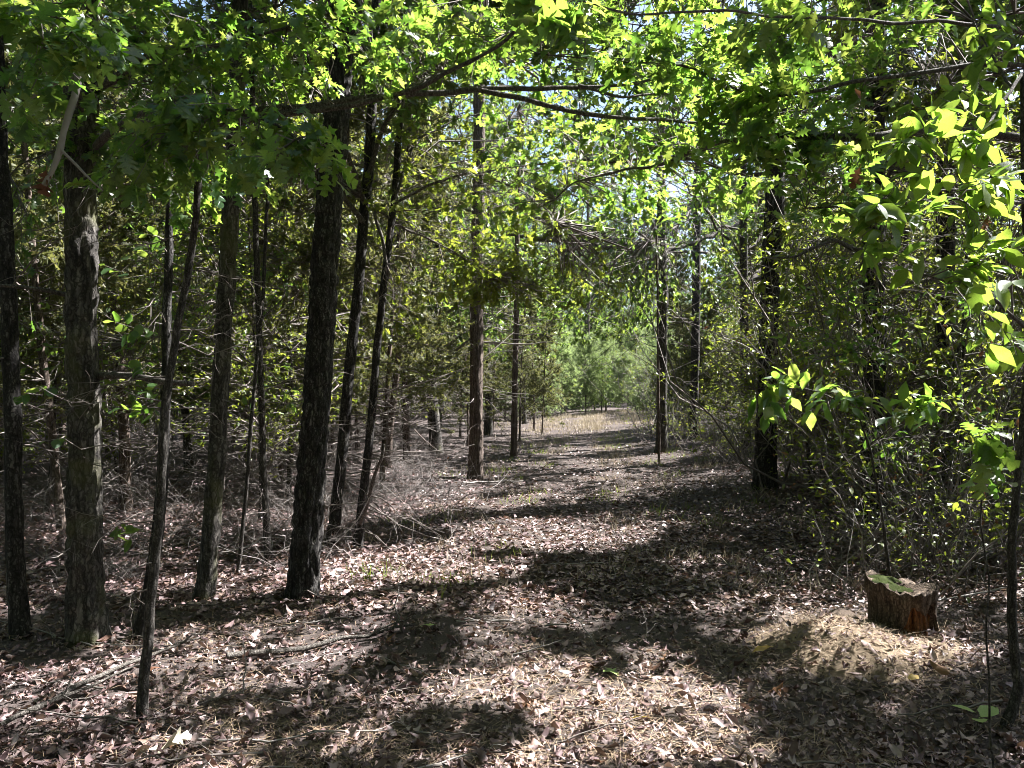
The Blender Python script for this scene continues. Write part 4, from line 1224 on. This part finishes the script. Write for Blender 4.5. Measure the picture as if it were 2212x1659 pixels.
# young pines and bushes in the sun at the end of the track
for (x, y, k, s) in [(2.0, 47, 1, 1.0), (3.6, 52, 1, 1.05), (0.6, 44, 1, .9), (7.6, 47, 1, 1.0), (8.6, 43, 3, 1.1), (9.6, 50, 1, 1.1), (6.6, 56, 1, 1.1), (-1.6, 47, 1, 1.0), (-3, 51, 1, 1.1), (11.5, 46, 1, .95),
                     (5.0, 60, 1, 1.25), (8.2, 60, 1, 1.2), (2.2, 60, 1, 1.2), (7.0, 41, 3, .7), (-5, 56, 1, 1.2), (13, 55, 1, 1.2), (1.6, 41, 1, .85), (2.8, 44, 3, 1.1), (7.9, 39.5, 3, .9), (5.4, 50, 3, 1.0), (9.2, 38, 1, .8), (-.4, 40, 3, 1.1), (4.3, 45, 1, .9), (5.7, 47, 1, 1.0), (3.2, 48.5, 1, 1.0), (6.6, 44, 3, .9)]:
    lb = 'young pine %s the clearing %s' % ('beside' if y < 46 else 'behind', between(x, y))
    plant(PINES[k], x, y, lb, 'tree', lb.replace('pine', 'pines'), s)
for (x, y, s) in [(4.8, 50, .55), (5.2, 44.5, .42), (6.0, 51, .45), (1.0, 55, .6), (10.5, 57, .6), (-4.5, 46, .5)]:
    plant(OAKS[2], x, y, 'bushy young broadleaf tree in full sun at the end of the track', 'tree', 'young broadleaf trees by the clearing', s)

# ================================================================== bare thickets
def thicket_shape(seed, n_stem, h, spread, leaves, rust, r=0.0062, sub=6, arch=0.5):
    global rng
    keep = rng; rng = np.random.default_rng(seed)
    mt = MB()
    a = np.stack([rng.normal(0, spread * 0.35, n_stem), rng.normal(0, spread * 0.35, n_stem), np.full(n_stem, -0.03)], 1)
    phi = rng.uniform(0, 2 * math.pi, n_stem)
    L = h * rng.uniform(0.45, 1.1, n_stem)
    d = np.stack([np.cos(phi) * arch, np.sin(phi) * arch, rng.uniform(0.5, 1.0, n_stem)], 1)
    ends = twig_set(mt, a, d, L, r, sub, 8, (0.2, 0.55))
    ml = MB(); mr = MB()
    if leaves:
        i = rng.integers(0, len(ends), leaves)
        pos = ends[i] + rng.normal(0, 0.05, (leaves, 3))
        R = frames(rng.normal(0, 1, (leaves, 3)) * [1, 1, 0.4] + [0, 0, -0.2], np.array([0, 0, 1.0]) + rng.normal(0, 0.5, (leaves, 3)))
        scatter(ml, T_ELLM, pos, R, rng.uniform(0.035, 0.095, leaves))
    if rust:
        i = rng.integers(0, len(ends), rust)
        pos = ends[i] + rng.normal(0, 0.05, (rust, 3))
        R = frames(rng.normal(0, 1, (rust, 3)) + [0, 0, -0.5], rng.normal(0, 1, (rust, 3)))
        scatter(mr, T_DRY, pos, R, rng.uniform(0.03, 0.07, rust))
    rng = keep
    return mt.mesh('stems'), (ml.mesh('leaves') if leaves else None), (mr.mesh('dead_leaves') if rust else None)


def shrub(shape, x, y, label, group, s=1.0, rz=None, mats=('dead_twig', 'olive_leaf', 'rust_leaf'), name='shrub'):
    root = empty(name, (x, y, float(gh(x, y))))
    root.rotation_euler = (0, 0, random.uniform(0, 6.28) if rz is None else rz)
    root.scale = (s, s, s)
    tag(root, label, 'shrub', group)
    for nm, me, m in zip(('stems', 'foliage', 'dead_leaves'), shape, mats):
        if nm == 'stems' and name == 'shrub': m = 'brush_twig'
        if me: obj(nm, me, M[m], root, kind='stuff')
    return root


TH = [thicket_shape(400 + i, ns, h, sp, lv, ru) for i, (ns, h, sp, lv, ru) in enumerate(
    [(44, 2.3, 1.3, 1500, 70), (44, 3.0, 1.4, 2400, 60), (46, 1.5, 1.3, 600, 70), (42, 3.8, 1.5, 3000, 50)])]
BR = [thicket_shape(430 + i, ns, h, sp, 0, ru, 0.005, 6, 1.2) for i, (ns, h, sp, ru) in enumerate([(60, 1.0, 1.2, 6), (50, 0.7, 1.0, 4), (46, 1.4, 1.3, 0)])]
# right of the track: dense tangle
for k, (x, y, v, s) in enumerate([(3.5, 6.1, 2, .8), (4.2, 6.9, 0, .9), (4.6, 5.6, 2, .5), (5.2, 7.0, 1, .9), (4.3, 7.6, 0, 1.0), (6.3, 8.0, 3, 1.0), (5.4, 9.2, 1, 1.0), (7.4, 9.6, 3, 1.1), (4.9, 10.6, 2, 1.0),
                                  (6.6, 11.4, 1, 1.1), (8.7, 11.3, 3, 1.1), (5.8, 13.0, 0, 1.1), (8.0, 13.6, 3, 1.1), (10.3, 13.4, 1, 1.2), (6.4, 16, 2, 1.2), (9.6, 16.5, 3, 1.2), (4.7, 8.4, 3, .9), (6.0, 9.9, 3, 1.0), (5.0, 12.4, 1, .7), (5.2, 11.6, 3, .95), (7.2, 8.2, 3, 1.0), (4.3, 21.5, 2, .7), (5.6, 26.5, 3, .8), (6.6, 30, 3, .9), (4.4, 15.4, 0, .6), (12, 17, 1, 1.3), (7.4, 20, 0, 1.2), (10.6, 21, 3, 1.3), (4.3, 4.5, 2, .5),
                                  (4.9, 18.2, 2, .8), (5.0, 23, 2, .9), (13.6, 21, 3, 1.3), (8.6, 25, 0, 1.3), (12.5, 27, 3, 1.5), (6.9, 6.9, 3, .9), (3.15, 6.4, 2, .55)]):
    if x / y > 0.70 and (x, y) not in ((4.6, 5.6), (4.3, 4.5)): continue
    near = (x, y) in ((3.5, 6.1), (4.2, 6.9), (4.6, 5.6), (4.3, 4.5), (3.15, 6.4))
    lb = 'tangle of bare arching stems behind and around the mossy stump' if near else '%s tangled thicket of bare stems %s' % (depth_word(y), between(x, y))
    shrub(TH[v], x, y, lb, 'bare stems round the stump' if near else lb.replace('thicket', 'thickets', 1), s)
# left of the track: grey dead brush and low scrub
for k, (x, y, v, s) in enumerate([(-1.9, 7.6, 0, 1.0), (-1.2, 9.0, 2, .9), (-2.6, 9.6, 0, 1.1), (-3.6, 8.2, 2, .9), (-1.5, 11.6, 0, 1.1), (-4.6, 10.4, 2, 1.0), (-5.8, 9.0, 0, 1.1), (-3.2, 12.4, 2, 1.2), (-6.4, 12.6, 0, 1.3), (-8.2, 11.6, 2, 1.3),
                                  (-1.9, 14.5, 1, 1.2), (-4.8, 15.2, 2, 1.3), (-7.6, 16, 0, 1.4), (-10.2, 15.4, 2, 1.4), (-2.3, 18, 0, 1.2), (-5.6, 19.6, 2, 1.4), (-9.6, 20.6, 2, 1.5), (-13, 20, 0, 1.6), (-3.4, 6.5, 1, .8), (-4.4, 7.0, 2, .8), (-3.0, 22, 2, 1.3), (-7.5, 24, 2, 1.5), (-12, 25.5, 2, 1.6)]):
    nearb = k in (0, 1)
    lb = 'grey heap of dead brush at the foot of the forked slim tree' if nearb else '%s grey dead brush heap %s' % (depth_word(y), between(x, y))
    shrub(BR[v], x, y, lb, 'brush by the forked tree' if nearb else lb.replace('heap', 'heaps'), s * 0.85, None, ('brush_twig', 'olive_leaf', 'rust_leaf'), 'dead_brush')

# ================================================================== clearing grass
n = 22000
yy = rng.uniform(26, 46, n); xx = 0.1 * yy + rng.normal(0, 2.0, n)
keepm = (rng.uniform(0, 1, n) < np.clip((yy - 26) / 8, 0.1, 1) * np.clip(0.5 + np.sin(xx * 1.9 + yy) * np.sin(yy * 1.3 - xx), 0.05, 1))
xx, yy = xx[keepm], yy[keepm]; n = len(xx)
pos = np.stack([xx, yy, gh(xx, yy)], 1)
hh = (rng.uniform(0.08, 0.40, n) * (0.6 + 0.4 * np.sin(xx * 2.7) * np.sin(yy * 1.1)))[:, None]
d = unit(np.stack([rng.normal(0, 0.35, n), rng.normal(0, 0.35, n), np.ones(n)], 1))
w = unit(np.cross(d, rng.normal(0, 1, (n, 3)))) * 0.012
mb = MB(); v = np.stack([pos - w, pos + w, pos + d * hh], 1).reshape(-1, 3); mb.add(v, np.arange(len(v)).reshape(-1, 3))
tag(obj('grass', mb.mesh('grass'), M['grass']), 'tall dry tan grass in the sunlit clearing at track end', 'grass', kind='stuff')
# thin straw-coloured tufts and seedlings along the track verges
n = 5200
tx = []
for _ in range(150):
    y0 = 6 + 22 * rr.random() ** 1.2; x0 = 0.1 * y0 + rr.choice([-1, 1, -1, 1, 0.3]) * rr.uniform(0.6, 2.6)
    tx.append((x0, y0))
tx = np.array(tx)
i = rng.integers(0, len(tx), n)
xx = tx[i, 0] + rng.normal(0, 0.16, n); yy = tx[i, 1] + rng.normal(0, 0.16, n)
pos = np.stack([xx, yy, gh(xx, yy)], 1); hh = rng.uniform(0.05, 0.2, n)[:, None]
d = unit(np.stack([rng.normal(0, 0.6, n), rng.normal(0, 0.6, n), np.ones(n)], 1))
w = unit(np.cross(d, rng.normal(0, 1, (n, 3)))) * 0.005
for nm, m, sel, lb in (('grass', 'grass', i % 3 > 0, 'short dry grass tufts along the verges of the track'), ('weeds', 'green_grass', i % 3 == 0, 'low green weeds scattered along the verges of the track')):
    mb = MB(); v = np.stack([pos - w, pos + w, pos + d * hh], 1)[sel].reshape(-1, 3); mb.add(v, np.arange(len(v)).reshape(-1, 3))
    tag(obj(nm, mb.mesh(nm), M[m]), lb, 'weeds' if nm == 'weeds' else 'grass', kind='stuff')

# ================================================================== leaf litter
def floor_pts(n, y0, y1, k=0.85, p=1.0):
    u = rng.uniform(0, 1, n)
    y = 1 / (1 / y0 + (1 / y1 - 1 / y0) * u ** p)
    x = rng.uniform(-1, 1, n) * (k * y + 0.4)
    return x, y


def lay(mb, temps, x, y, smin, smax, lift=0.02, tilt=0.45):
    n = len(x)
    pos = np.stack([x, y, gh(x, y) + 0.006 + rng.uniform(0, lift, n)], 1)
    a = rng.uniform(0, 2 * math.pi, n)
    R = frames(np.stack([np.cos(a), np.sin(a), rng.normal(0, 0.25, n)], 1), np.array([0, 0, 1.0]) + rng.normal(0, tilt, (n, 3)) * [1, 1, 0.3])
    scatter(mb, temps, pos, R, rng.uniform(smin, smax, n))


mb = MB()
x, y = floor_pts(31000, 2.3, 12, 0.8, 0.9); lay(mb, T_DRY, x, y, 0.018, 0.055, 0.025, 0.7)
x, y = floor_pts(6000, 2.3, 12, 0.8, 0.9); lay(mb, T_DRY, x, y, 0.05, 0.095, 0.035, 0.5)
x, y = rng.normal(2.15, 0.4, 330), rng.normal(4.68, 0.33, 330); lay(mb, T_DRY, x, y, 0.02, 0.06, 0.035, 0.6)
x, y = floor_pts(60000, 5.5, 40, 0.85, 0.8); lay(mb, T_FAR, x, y, 0.04, 0.085, 0.03, 0.6)
tag(obj('leaf_litter', mb.mesh('leaf_litter'), M['litter']), 'carpet of dry curled oak leaves over the forest floor', 'leaf litter', kind='stuff')
# fallen pine needles
n = 60000
x, y = floor_pts(n, 2.3, 12)
keepm = np.sin(x * 2.2 + 0.7 * np.sin(y * 1.9)) * np.sin(y * 1.8 + x) + rng.normal(0, 0.5, n) > 0.0
x, y = x[keepm], y[keepm]
m2 = 3000
x = np.concatenate([x, rng.normal(MOUND[0], 0.32, m2)]); y = np.concatenate([y, rng.normal(MOUND[1], 0.28, m2)])
n = len(x)
pos = np.stack([x, y, gh(x, y) + 0.012 + rng.uniform(0, 0.03, n)], 1)
a = rng.uniform(0, 2 * math.pi, n); L = rng.uniform(0.05, 0.15, n)[:, None]
d = np.stack([np.cos(a), np.sin(a), rng.normal(0, 0.12, n)], 1)
w = np.stack([-np.sin(a), np.cos(a), np.zeros(n)], 1) * 0.0009
midp = pos + d * L * 0.5 + np.array([0, 0, 1.0]) * (L * 0.05)
v = np.stack([pos - w, pos + w, midp + w, midp - w, pos + d * L], 1).reshape(-1, 3)
t3 = np.array([(0, 1, 2), (0, 2, 3), (3, 2, 4)])
mb = MB(); mb.add(v, (t3[None] + (np.arange(n) * 5)[:, None, None]).reshape(-1, 3))
tag(obj('pine_straw', mb.mesh('pine_straw'), M['straw']), 'tan fallen pine needles strewn over the track and low mound', 'pine straw', kind='stuff')

# single fallen leaves that stand out
DRY_ME = temp_meshes('dry_leaf', T_DRYHI, M['litter'])
RUST_ME = temp_meshes('rusty_leaf', T_DRYHI, M['rust_leaf'])


def fallen(me, x, y, s, label, group=None, tilt=0.35, up=0.035, rz=None, nm='fallen_leaf'):
    o = bpy.data.objects.new(nm, me)
    o.location = (x, y, float(gh(x, y)) + up)
    o.rotation_euler = (random.gauss(0, tilt), random.gauss(0, tilt), random.uniform(0, 6.28) if rz is None else rz)
    o.scale = (s, s, s)
    COL.objects.link(o)
    tag(o, label, 'leaf', group)
    return o


x, y = floor_pts(240, 3.0, 6.5, 0.66)
for k in range(240):
    if k % 8 == 0:
        fallen(RUST_ME[k % 12], x[k], y[k], rr.uniform(.07, .11), 'rusty brown fallen leaf lying on the pale leaf litter', 'rusty fallen leaves')
    else:
        fallen(DRY_ME[k % 12], x[k], y[k], rr.uniform(.055, .10), 'large curled dry oak leaf on top of the litter', 'large curled fallen leaves')


def on_floor(dx, dy):
    p = None; Y = gy(dy)
    for _ in range(4):
        X = (dx * K - 512) / F * Y; Y = (EYE - float(gh(X, Y))) * F / (dy * K - HOR)
    return X, Y


YEL = temp_meshes('yellow_leaf', [T_ELL[1], T_ELL[3]], M['yellow_leaf'])
GRN = temp_meshes('green_leaf', [T_OAK[0], T_OAK[2]], M['green_fallen'])
PAL = temp_meshes('pale_leaf', [T_DRYHI[1]], M['pale_leaf'])
fallen(YEL[0], *on_floor(1668, 1415), .13, 'orange-yellow fallen leaf left of the straw mound', None, .15, .05, 1.8)
fallen(GRN[0], *on_floor(1333, 1478), .13, 'pale green lobed leaf lying in the sunny middle of the track', None, .15, .05, 0.3)
fallen(PAL[0], *on_floor(318, 1645), .17, 'big pale bleached leaf at the bottom left of the picture', None, .2, .05, -0.9)
fallen(GRN[1], *on_floor(940, 1366), .11, 'dull green lobed leaf beside the fallen branch near black oak', None, .2, .05, 1.2)
fallen(YEL[1], *on_floor(1985, 1480), .10, 'yellowish fallen leaf in front of the stump', None, .2, .05, 2.2)
fallen(RUST_ME[3], *on_floor(2055, 1480), .12, 'rusty orange leaf standing on edge right below the stump', None, .5, .06, 0.4)
fallen(YEL[1], *on_floor(1405, 1572), .10, 'tan yellow fallen leaf near the bottom of the sunny track', None, .2, .05, 1.0)

# rusty leaf caught on the bleached hanging branch, orange ones in the upper right leaves
for (dx, dy, Y, s, lb) in [(100, 385, 3.33, .12, 'long rust-brown dead leaf hanging from bleached branch upper left'), (1858, 380, 3.2, .09, 'orange dead leaf hanging among the pointed green leaves'),
                           (1848, 212, 3.5, .05, 'small orange dead leaf tip caught in the lobed green leaves'), (2135, 480, 3.2, .07, 'orange blotched leaf near the right edge among pointed leaves')]:
    o = bpy.data.objects.new('dead_leaf', RUST_ME[int(dx) % 12]); p = P(dx, dy - 20, Y)
    o.location = p; o.rotation_euler = (math.radians(-75), random.uniform(-.4, .4), random.uniform(-.4, .4)); o.scale = (s, s, s)
    COL.objects.link(o); tag(o, lb, 'leaf')

# ================================================================== sticks
def stick(pts, r0, r1, label, group=None, mat='dead_twig', forks=2, name='fallen_stick'):
    pts = np.array(pts)
    L = np.concatenate([[0], np.cumsum(np.linalg.norm(np.diff(pts, axis=0), axis=1))])
    s = np.linspace(0, L[-1], 9)
    c = np.stack([np.interp(s, L, pts[:, k]) for k in range(3)], 1); c[1:-1] += rng.normal(0, 0.012 * min(1, L[-1]), (7, 3))
    mb = MB(); mb.tube(c, np.linspace(r0, r1, 9), 6, True)
    base = c[0].copy()
    for f in range(forks):
        k = int(rng.integers(3, 8)); d = unit(c[k] - c[k - 1] + rng.normal(0, 0.6, 3) * np.linalg.norm(c[k] - c[k - 1]))
        e = c[k] + d * L[-1] * rng.uniform(0.15, 0.35); e[2] = max(e[2], float(gh(e[0], e[1])) + 0.01)
        mb.tube(curve_pts(c[k], e, 5, 0.0, 0.01), np.linspace(r1 * 1.3, r1 * 0.4, 5), 5)
    o = obj(name, mb.mesh(name, base), M[mat], None, base)
    tag(o, label, 'stick', group)
    return o


def lying(dx0, dy0, dx1, dy1, r0, r1, label, group=None, mat='dead_twig', lift=0.03, forks=2, name='fallen_stick', lift1=None):
    a = on_floor(dx0, dy0); b = on_floor(dx1, dy1)
    pts = []
    for t in np.linspace(0, 1, 5):
        X = a[0] * (1 - t) + b[0] * t; Y = a[1] * (1 - t) + b[1] * t
        pts.append((X, Y, float(gh(X, Y)) + lift + ((lift1 - lift) * t if lift1 else 0)))
    return stick(pts, r0, r1, label, group, mat, forks, name)


lying(490, 1432, 890, 1362, .022, .008, 'long dark fallen branch pointing at the black oak foot', None, 'limb', .04, 3, 'fallen_branch')
lying(60, 1560, 430, 1395, .016, .006, 'dark fallen branch slanting across the shaded lower left', None, 'limb', .05, 3, 'fallen_branch')
lying(0, 1590, 300, 1455, .012, .005, 'lower of the dark branches slanting across the shaded lower left', None, 'limb', .05, 2, 'fallen_branch')
lying(425, 1245, 560, 1195, .012, .006, 'pale bent stick lying against the bowed grey oak foot', None, 'dead_twig', .12, 2)
lying(1000, 1050, 1130, 1045, .02, .01, 'grey stick beyond the shaggy cedar at the track edge', None, 'dead_twig', .06, 2)
lying(2180, 1295, 1990, 1330, .008, .004, 'pale stick leaning at the right of the stump', None, 'dead_twig', .1, 2)
lying(2180, 1530, 1940, 1560, .007, .003, 'slim dark stick lying in front of crooked edge sapling', None, 'twig', .04, 2)
lying(2175, 1090 + 240, 1560 + 480, 1300, .006, .003, 'arched dark twig right of the stump', None, 'twig', .2, 1)
for k in range(46):
    a = rr.uniform(-0.6, 0.6); y0 = 3.2 + 6 * rr.random() ** 1.5; x0 = rr.uniform(-0.66 * y0, 0.2 * y0) if k % 3 else rr.uniform(-.66 * y0, .66 * y0); L = rr.uniform(0.25, 0.9)
    p0 = (x0, y0, float(gh(x0, y0)) + 0.03); x1 = x0 + L * math.cos(a) * rr.choice([-1, 1]); y1 = y0 + L * math.sin(a)
    stick([p0, (x1, y1, float(gh(x1, y1)) + rr.uniform(.02, .1))], rr.uniform(.003, .007), .002, 'thin dry twig lying across the leaf litter', 'thin twigs on the floor', rr.choice(['dead_twig', 'twig']), 2)
# upright dead stems on the track
for (bx, by, tx_, ty_, lb) in [(1290, 1395, 1205, 1302, 'pale forked dead stem standing in the shaded middle of the track'), (1085, 1450, 1030, 1395, 'thin pale stem leaning in the sunny lower track'),
                               (1395, 1395, 1385, 1310, 'very thin upright stem in the dark part of the track'), (660, 1330, 690, 1250, 'dark curved stem rising before the black oak foot'), (520, 1510, 525, 1380, 'grey upright dead stem in the sunny patch below bowed oak')]:
    a = on_floor(bx, by); q0 = np.array([a[0], a[1], float(gh(*a)) - 0.02]); q1 = P(tx_, ty_, a[1])
    stick([q0, (q0 + q1) / 2 + [0.02, 0.01, 0.02], q1], .005, .002, lb, None, 'dead_twig', 3, 'dead_seedling')

# ================================================================== stump, stone, seedling
def wood_mat(name, cols, scale=30, bump=0.6):
    return bark_mat(name, cols[0], cols[1], cols[2], scale, 0.08, None, bump)


M['stump_bark'] = wood_mat('weathered_stump', [(0.025, 0.018, 0.013), (0.10, 0.07, 0.05), (0.26, 0.205, 0.155)], 26, 1.0)
M['heartwood'] = wood_mat('orange_heartwood', [(0.05, 0.024, 0.012), (0.17, 0.072, 0.028), (0.32, 0.15, 0.06)], 34)
M['moss'] = ground_mat('moss', [(0.04, 0.055, 0.012), (0.085, 0.12, 0.022), (0.15, 0.19, 0.04)], 60)
M['stone'] = ground_mat('brown_stone', [(0.16, 0.11, 0.08), (0.24, 0.18, 0.14), (0.30, 0.24, 0.20)], 14)
M['soil'] = ground_mat('sandy_soil', [(0.24, 0.17, 0.11), (0.42, 0.32, 0.22), (0.55, 0.44, 0.32)], 18)
SX, SY = 2.50, 4.92
sz = float(gh(SX, SY))
root = empty('tree_stump', (SX, SY, sz - 0.02)); root.scale = (1.1, 1.1, 0.86); root.rotation_euler = (0.04, -0.05, 0); tag(root, 'rotten stump with mossy top and orange heartwood at right', 'stump')
seg, rows = 72, 30
th = np.arange(seg) * 2 * math.pi / seg


def ang(t, c, w):
    return np.exp(-(((t - c + math.pi) % (2 * math.pi) - math.pi) / w) ** 2)


# outer shell: whole at the back and left, broken away at the front and right
zb = -0.06 + 0.32 * np.clip(ang(th, 4.75, 0.75) + 0.8 * ang(th, 5.7, 0.5), 0, 1) + 0.035 * np.sin(th * 7 + 1) * ang(th, 5.0, 1.0) + 0.02 * np.sin(th * 17)
zt = 0.395 + 0.02 * np.cos(2 * th + 1) - 0.035 * np.cos(th) + 0.014 * np.sin(th * 5 + 2) + 0.010 * np.sin(th * 9) + 0.008 * np.sin(th * 17 + 2)
fr = np.linspace(0, 1, rows)[:, None]
Z_ = zb[None] * (1 - fr) + zt[None] * fr
TH_ = np.repeat(th[None], rows, 0)
prof = np.interp(Z_, [-0.06, 0.02, 0.1, 0.22, 0.32, 0.37, 0.40], [0.215, 0.185, 0.165, 0.165, 0.176, 0.186, 0.180])
rad = prof * (1 + 0.05 * np.sin(2 * TH_ + 0.6) + 0.16 * (vnoise(TH_, Z_ + 0.1, 9, 0.22, 5) - 0.5) + 0.14 * (vnoise(TH_, Z_ + 0.1, 30, 0.13, 6) - 0.5) + 0.12 * (vnoise(TH_, Z_ + 0.1, 5, 0.5, 9) - 0.5))
v = np.stack([rad * np.cos(TH_), rad * np.sin(TH_), Z_], -1).reshape(-1, 3)
inn = np.stack([(rad[0] - 0.05) * np.cos(th), (rad[0] - 0.05) * np.sin(th), zb + 0.02], -1)
v = np.concatenate([v, inn])
i = np.arange(rows - 1)[:, None]; j = np.arange(seg)[None]
q = np.stack([i * seg + j, i * seg + (j + 1) % seg, (i + 1) * seg + (j + 1) % seg, (i + 1) * seg + j], -1).reshape(-1, 4)
k0 = rows * seg
q = np.concatenate([q, np.array([(k0 + a, k0 + (a + 1) % seg, (a + 1) % seg, a) for a in range(seg)])])
obj('bark', mesh_np('stump_bark', v, None, q), M['stump_bark'], root)
topz = lambda x, y: 0.40 + 0.02 * math.cos(2 * math.atan2(y, x) + 1) * min(1, math.hypot(x, y) / .19) - 0.035 * math.cos(math.atan2(y, x)) * min(1, math.hypot(x, y) / .19)
# cut face
vs = []; rings = 9
for a in range(rings):
    for s in range(seg):
        f = min(1.0, (a + 1) / rings)
        rr_ = f * rad[-1, s] * (1.0 if a < rings - 1 else 0.995)
        X, Y = rr_ * math.cos(th[s]), rr_ * math.sin(th[s])
        vs.append((X, Y, zt[s] * f + 0.385 * (1 - f) - 0.004 + rng.normal(0, 0.004)))
i = np.arange(rings - 1)[:, None]
q = np.stack([i * seg + j, i * seg + (j + 1) % seg, (i + 1) * seg + (j + 1) % seg, (i + 1) * seg + j], -1).reshape(-1, 4)
vs.append((0, 0, 0.388)); tt = [(s, (s + 1) % seg, len(vs) - 1) for s in range(seg)]
cut = obj('cut_face', mesh_np('cut_face', np.array(vs), tt, q), M['stump_bark'], root)
# rotten heartwood core showing where the shell is gone, split into upright slabs
for k in range(9):
    a0 = 4.0 + k * 0.245; mbx = MB()
    r_ = 0.118 + 0.026 * rng.random(); nr = 7
    zz = np.linspace(-0.05, 0.33, nr); ta = np.linspace(a0 + 0.004, a0 + 0.241, 4)
    TT, ZZ = np.meshgrid(ta, zz)
    RR = r_ * (1 + 0.12 * (vnoise(TT, ZZ + 0.1, 40, 0.06, 30 + k) - 0.5) + 0.08 * np.clip(0.06 - ZZ, 0, 1) * 4)
    vo_ = np.stack([RR * np.cos(TT), RR * np.sin(TT), ZZ], -1).reshape(-1, 3)
    vi_ = np.stack([(r_ - 0.035) * np.cos(TT), (r_ - 0.035) * np.sin(TT), ZZ], -1).reshape(-1, 3)
    qq = []
    for a_ in range(nr - 1):
        for b_ in range(3): qq.append((a_ * 4 + b_, a_ * 4 + b_ + 1, a_ * 4 + b_ + 5, a_ * 4 + b_ + 4))
        o_ = nr * 4
        qq.append((a_ * 4, a_ * 4 + 4, o_ + a_ * 4 + 4, o_ + a_ * 4)); qq.append((a_ * 4 + 3, o_ + a_ * 4 + 3, o_ + a_ * 4 + 7, a_ * 4 + 7))
    mbx.add(np.concatenate([vo_, vi_]), None, qq)
    obj('heartwood', mbx.mesh('heartwood', smooth=False), M['heartwood'], root)
# moss cushions on the top
for k, (mx, my, mr, mh) in enumerate([(-0.08, 0.05, .065, .016), (-0.09, -0.05, .055, .015), (-0.01, 0.09, .06, .014), (-0.03, -0.09, .045, .010), (-0.13, 0.0, .035, .012)]):
    vs = []
    for a in range(7):
        f = a / 6
        for s in range(20):
            t_ = s * 2 * math.pi / 20; R_ = mr * f * (1 + .25 * math.sin(3 * t_ + k) + .1 * math.sin(7 * t_))
            X, Y = mx + R_ * math.cos(t_), my + R_ * math.sin(t_)
            vs.append((X, Y, topz(X, Y) + mh * (1 - f ** 2) - 0.012 * f + rng.normal(0, .003)))
    i = np.arange(6)[:, None]; j20 = np.arange(20)[None]
    q = np.stack([i * 20 + j20, i * 20 + (j20 + 1) % 20, (i + 1) * 20 + (j20 + 1) % 20, (i + 1) * 20 + j20], -1).reshape(-1, 4)
    obj('moss', mesh_np('moss', np.array(vs), None, q), M['moss'], cut)


def stone(x, y, sx, sy, szz, label, seed, group=None):
    r = np.random.default_rng(seed); vs = []
    for a in range(13):
        la = math.pi * a / 12
        for s in range(22):
            lo = 2 * math.pi * s / 22
            f = 1 + .10 * math.sin(2 * lo + seed) * math.sin(la) + .08 * math.cos(3 * lo + la * 2) * math.sin(la) + r.normal(0, .008)
            vs.append((sx * f * math.sin(la) * math.cos(lo), sy * f * math.sin(la) * math.sin(lo), szz * f * math.cos(la)))
    i = np.arange(12)[:, None]; j = np.arange(22)[None]
    q = np.stack([i * 22 + j, i * 22 + (j + 1) % 22, (i + 1) * 22 + (j + 1) % 22, (i + 1) * 22 + j], -1).reshape(-1, 4)
    o = obj('stone', mesh_np('stone', np.array(vs), None, q), M['stone'], None, (x, y, float(gh(x, y)) + szz * .4))
    tag(o, label, 'stone', group)


stone(*on_floor(1815, 1345), .10, .08, .06, 'smooth brown stone lying on the straw mound beside the stump', 3)
stone(*on_floor(1697, 1352), .035, .03, .025, 'small pale pebble left of the smooth brown stone', 5)
# bare soil of the mound
vs = []
for a in range(12):
    for s in range(40):
        t_ = s * 2 * math.pi / 40; f = a / 11; R_ = .62 * f * (1 + .12 * math.sin(3 * t_ + 1) + .08 * math.sin(5 * t_))
        X, Y = MOUND[0] + .1 + R_ * math.cos(t_), MOUND[1] + .05 + R_ * .85 * math.sin(t_)
        vs.append((X, Y, float(gh(X, Y)) + 0.012 * (1 - f ** 3) + 0.002 + .006 * (1 - f) * rng.normal()))
i = np.arange(11)[:, None]; j = np.arange(40)[None]
q = np.stack([i * 40 + j, i * 40 + (j + 1) % 40, (i + 1) * 40 + (j + 1) % 40, (i + 1) * 40 + j], -1).reshape(-1, 4)
tag(obj('soil_mound', mesh_np('soil_mound', np.array(vs), None, q), M['soil']), kind='structure')
# seedling at the lower right
X, Y = on_floor(2110, 1580); b = np.array([X, Y, float(gh(X, Y))])
root = empty('seedling', b); tag(root, 'tiny green seedling with three smooth leaves at lower right', 'seedling')
mb = MB(); mb.tube(np.array([[0, 0, -.01], [.005, 0, .05], [.01, 0, .09]]), [.003, .002, .002], 6); obj('stem', mb.mesh('stem'), M['twig'], root)
SD = leaf_shape(RND, .12, .15, .05, 3); me = mesh_np('smooth_leaf', *SD); me.materials.append(M['green_fallen'])
for (rz, s, px, pz) in ((1.25, .10, -.01, .09), (-1.1, .12, .02, .07), (2.9, .09, .0, .06)):
    o = bpy.data.objects.new('leaf', me); o.parent = root; o.location = (px, 0, pz); o.rotation_euler = (.35, .1, rz); o.scale = (s,) * 3; COL.objects.link(o)
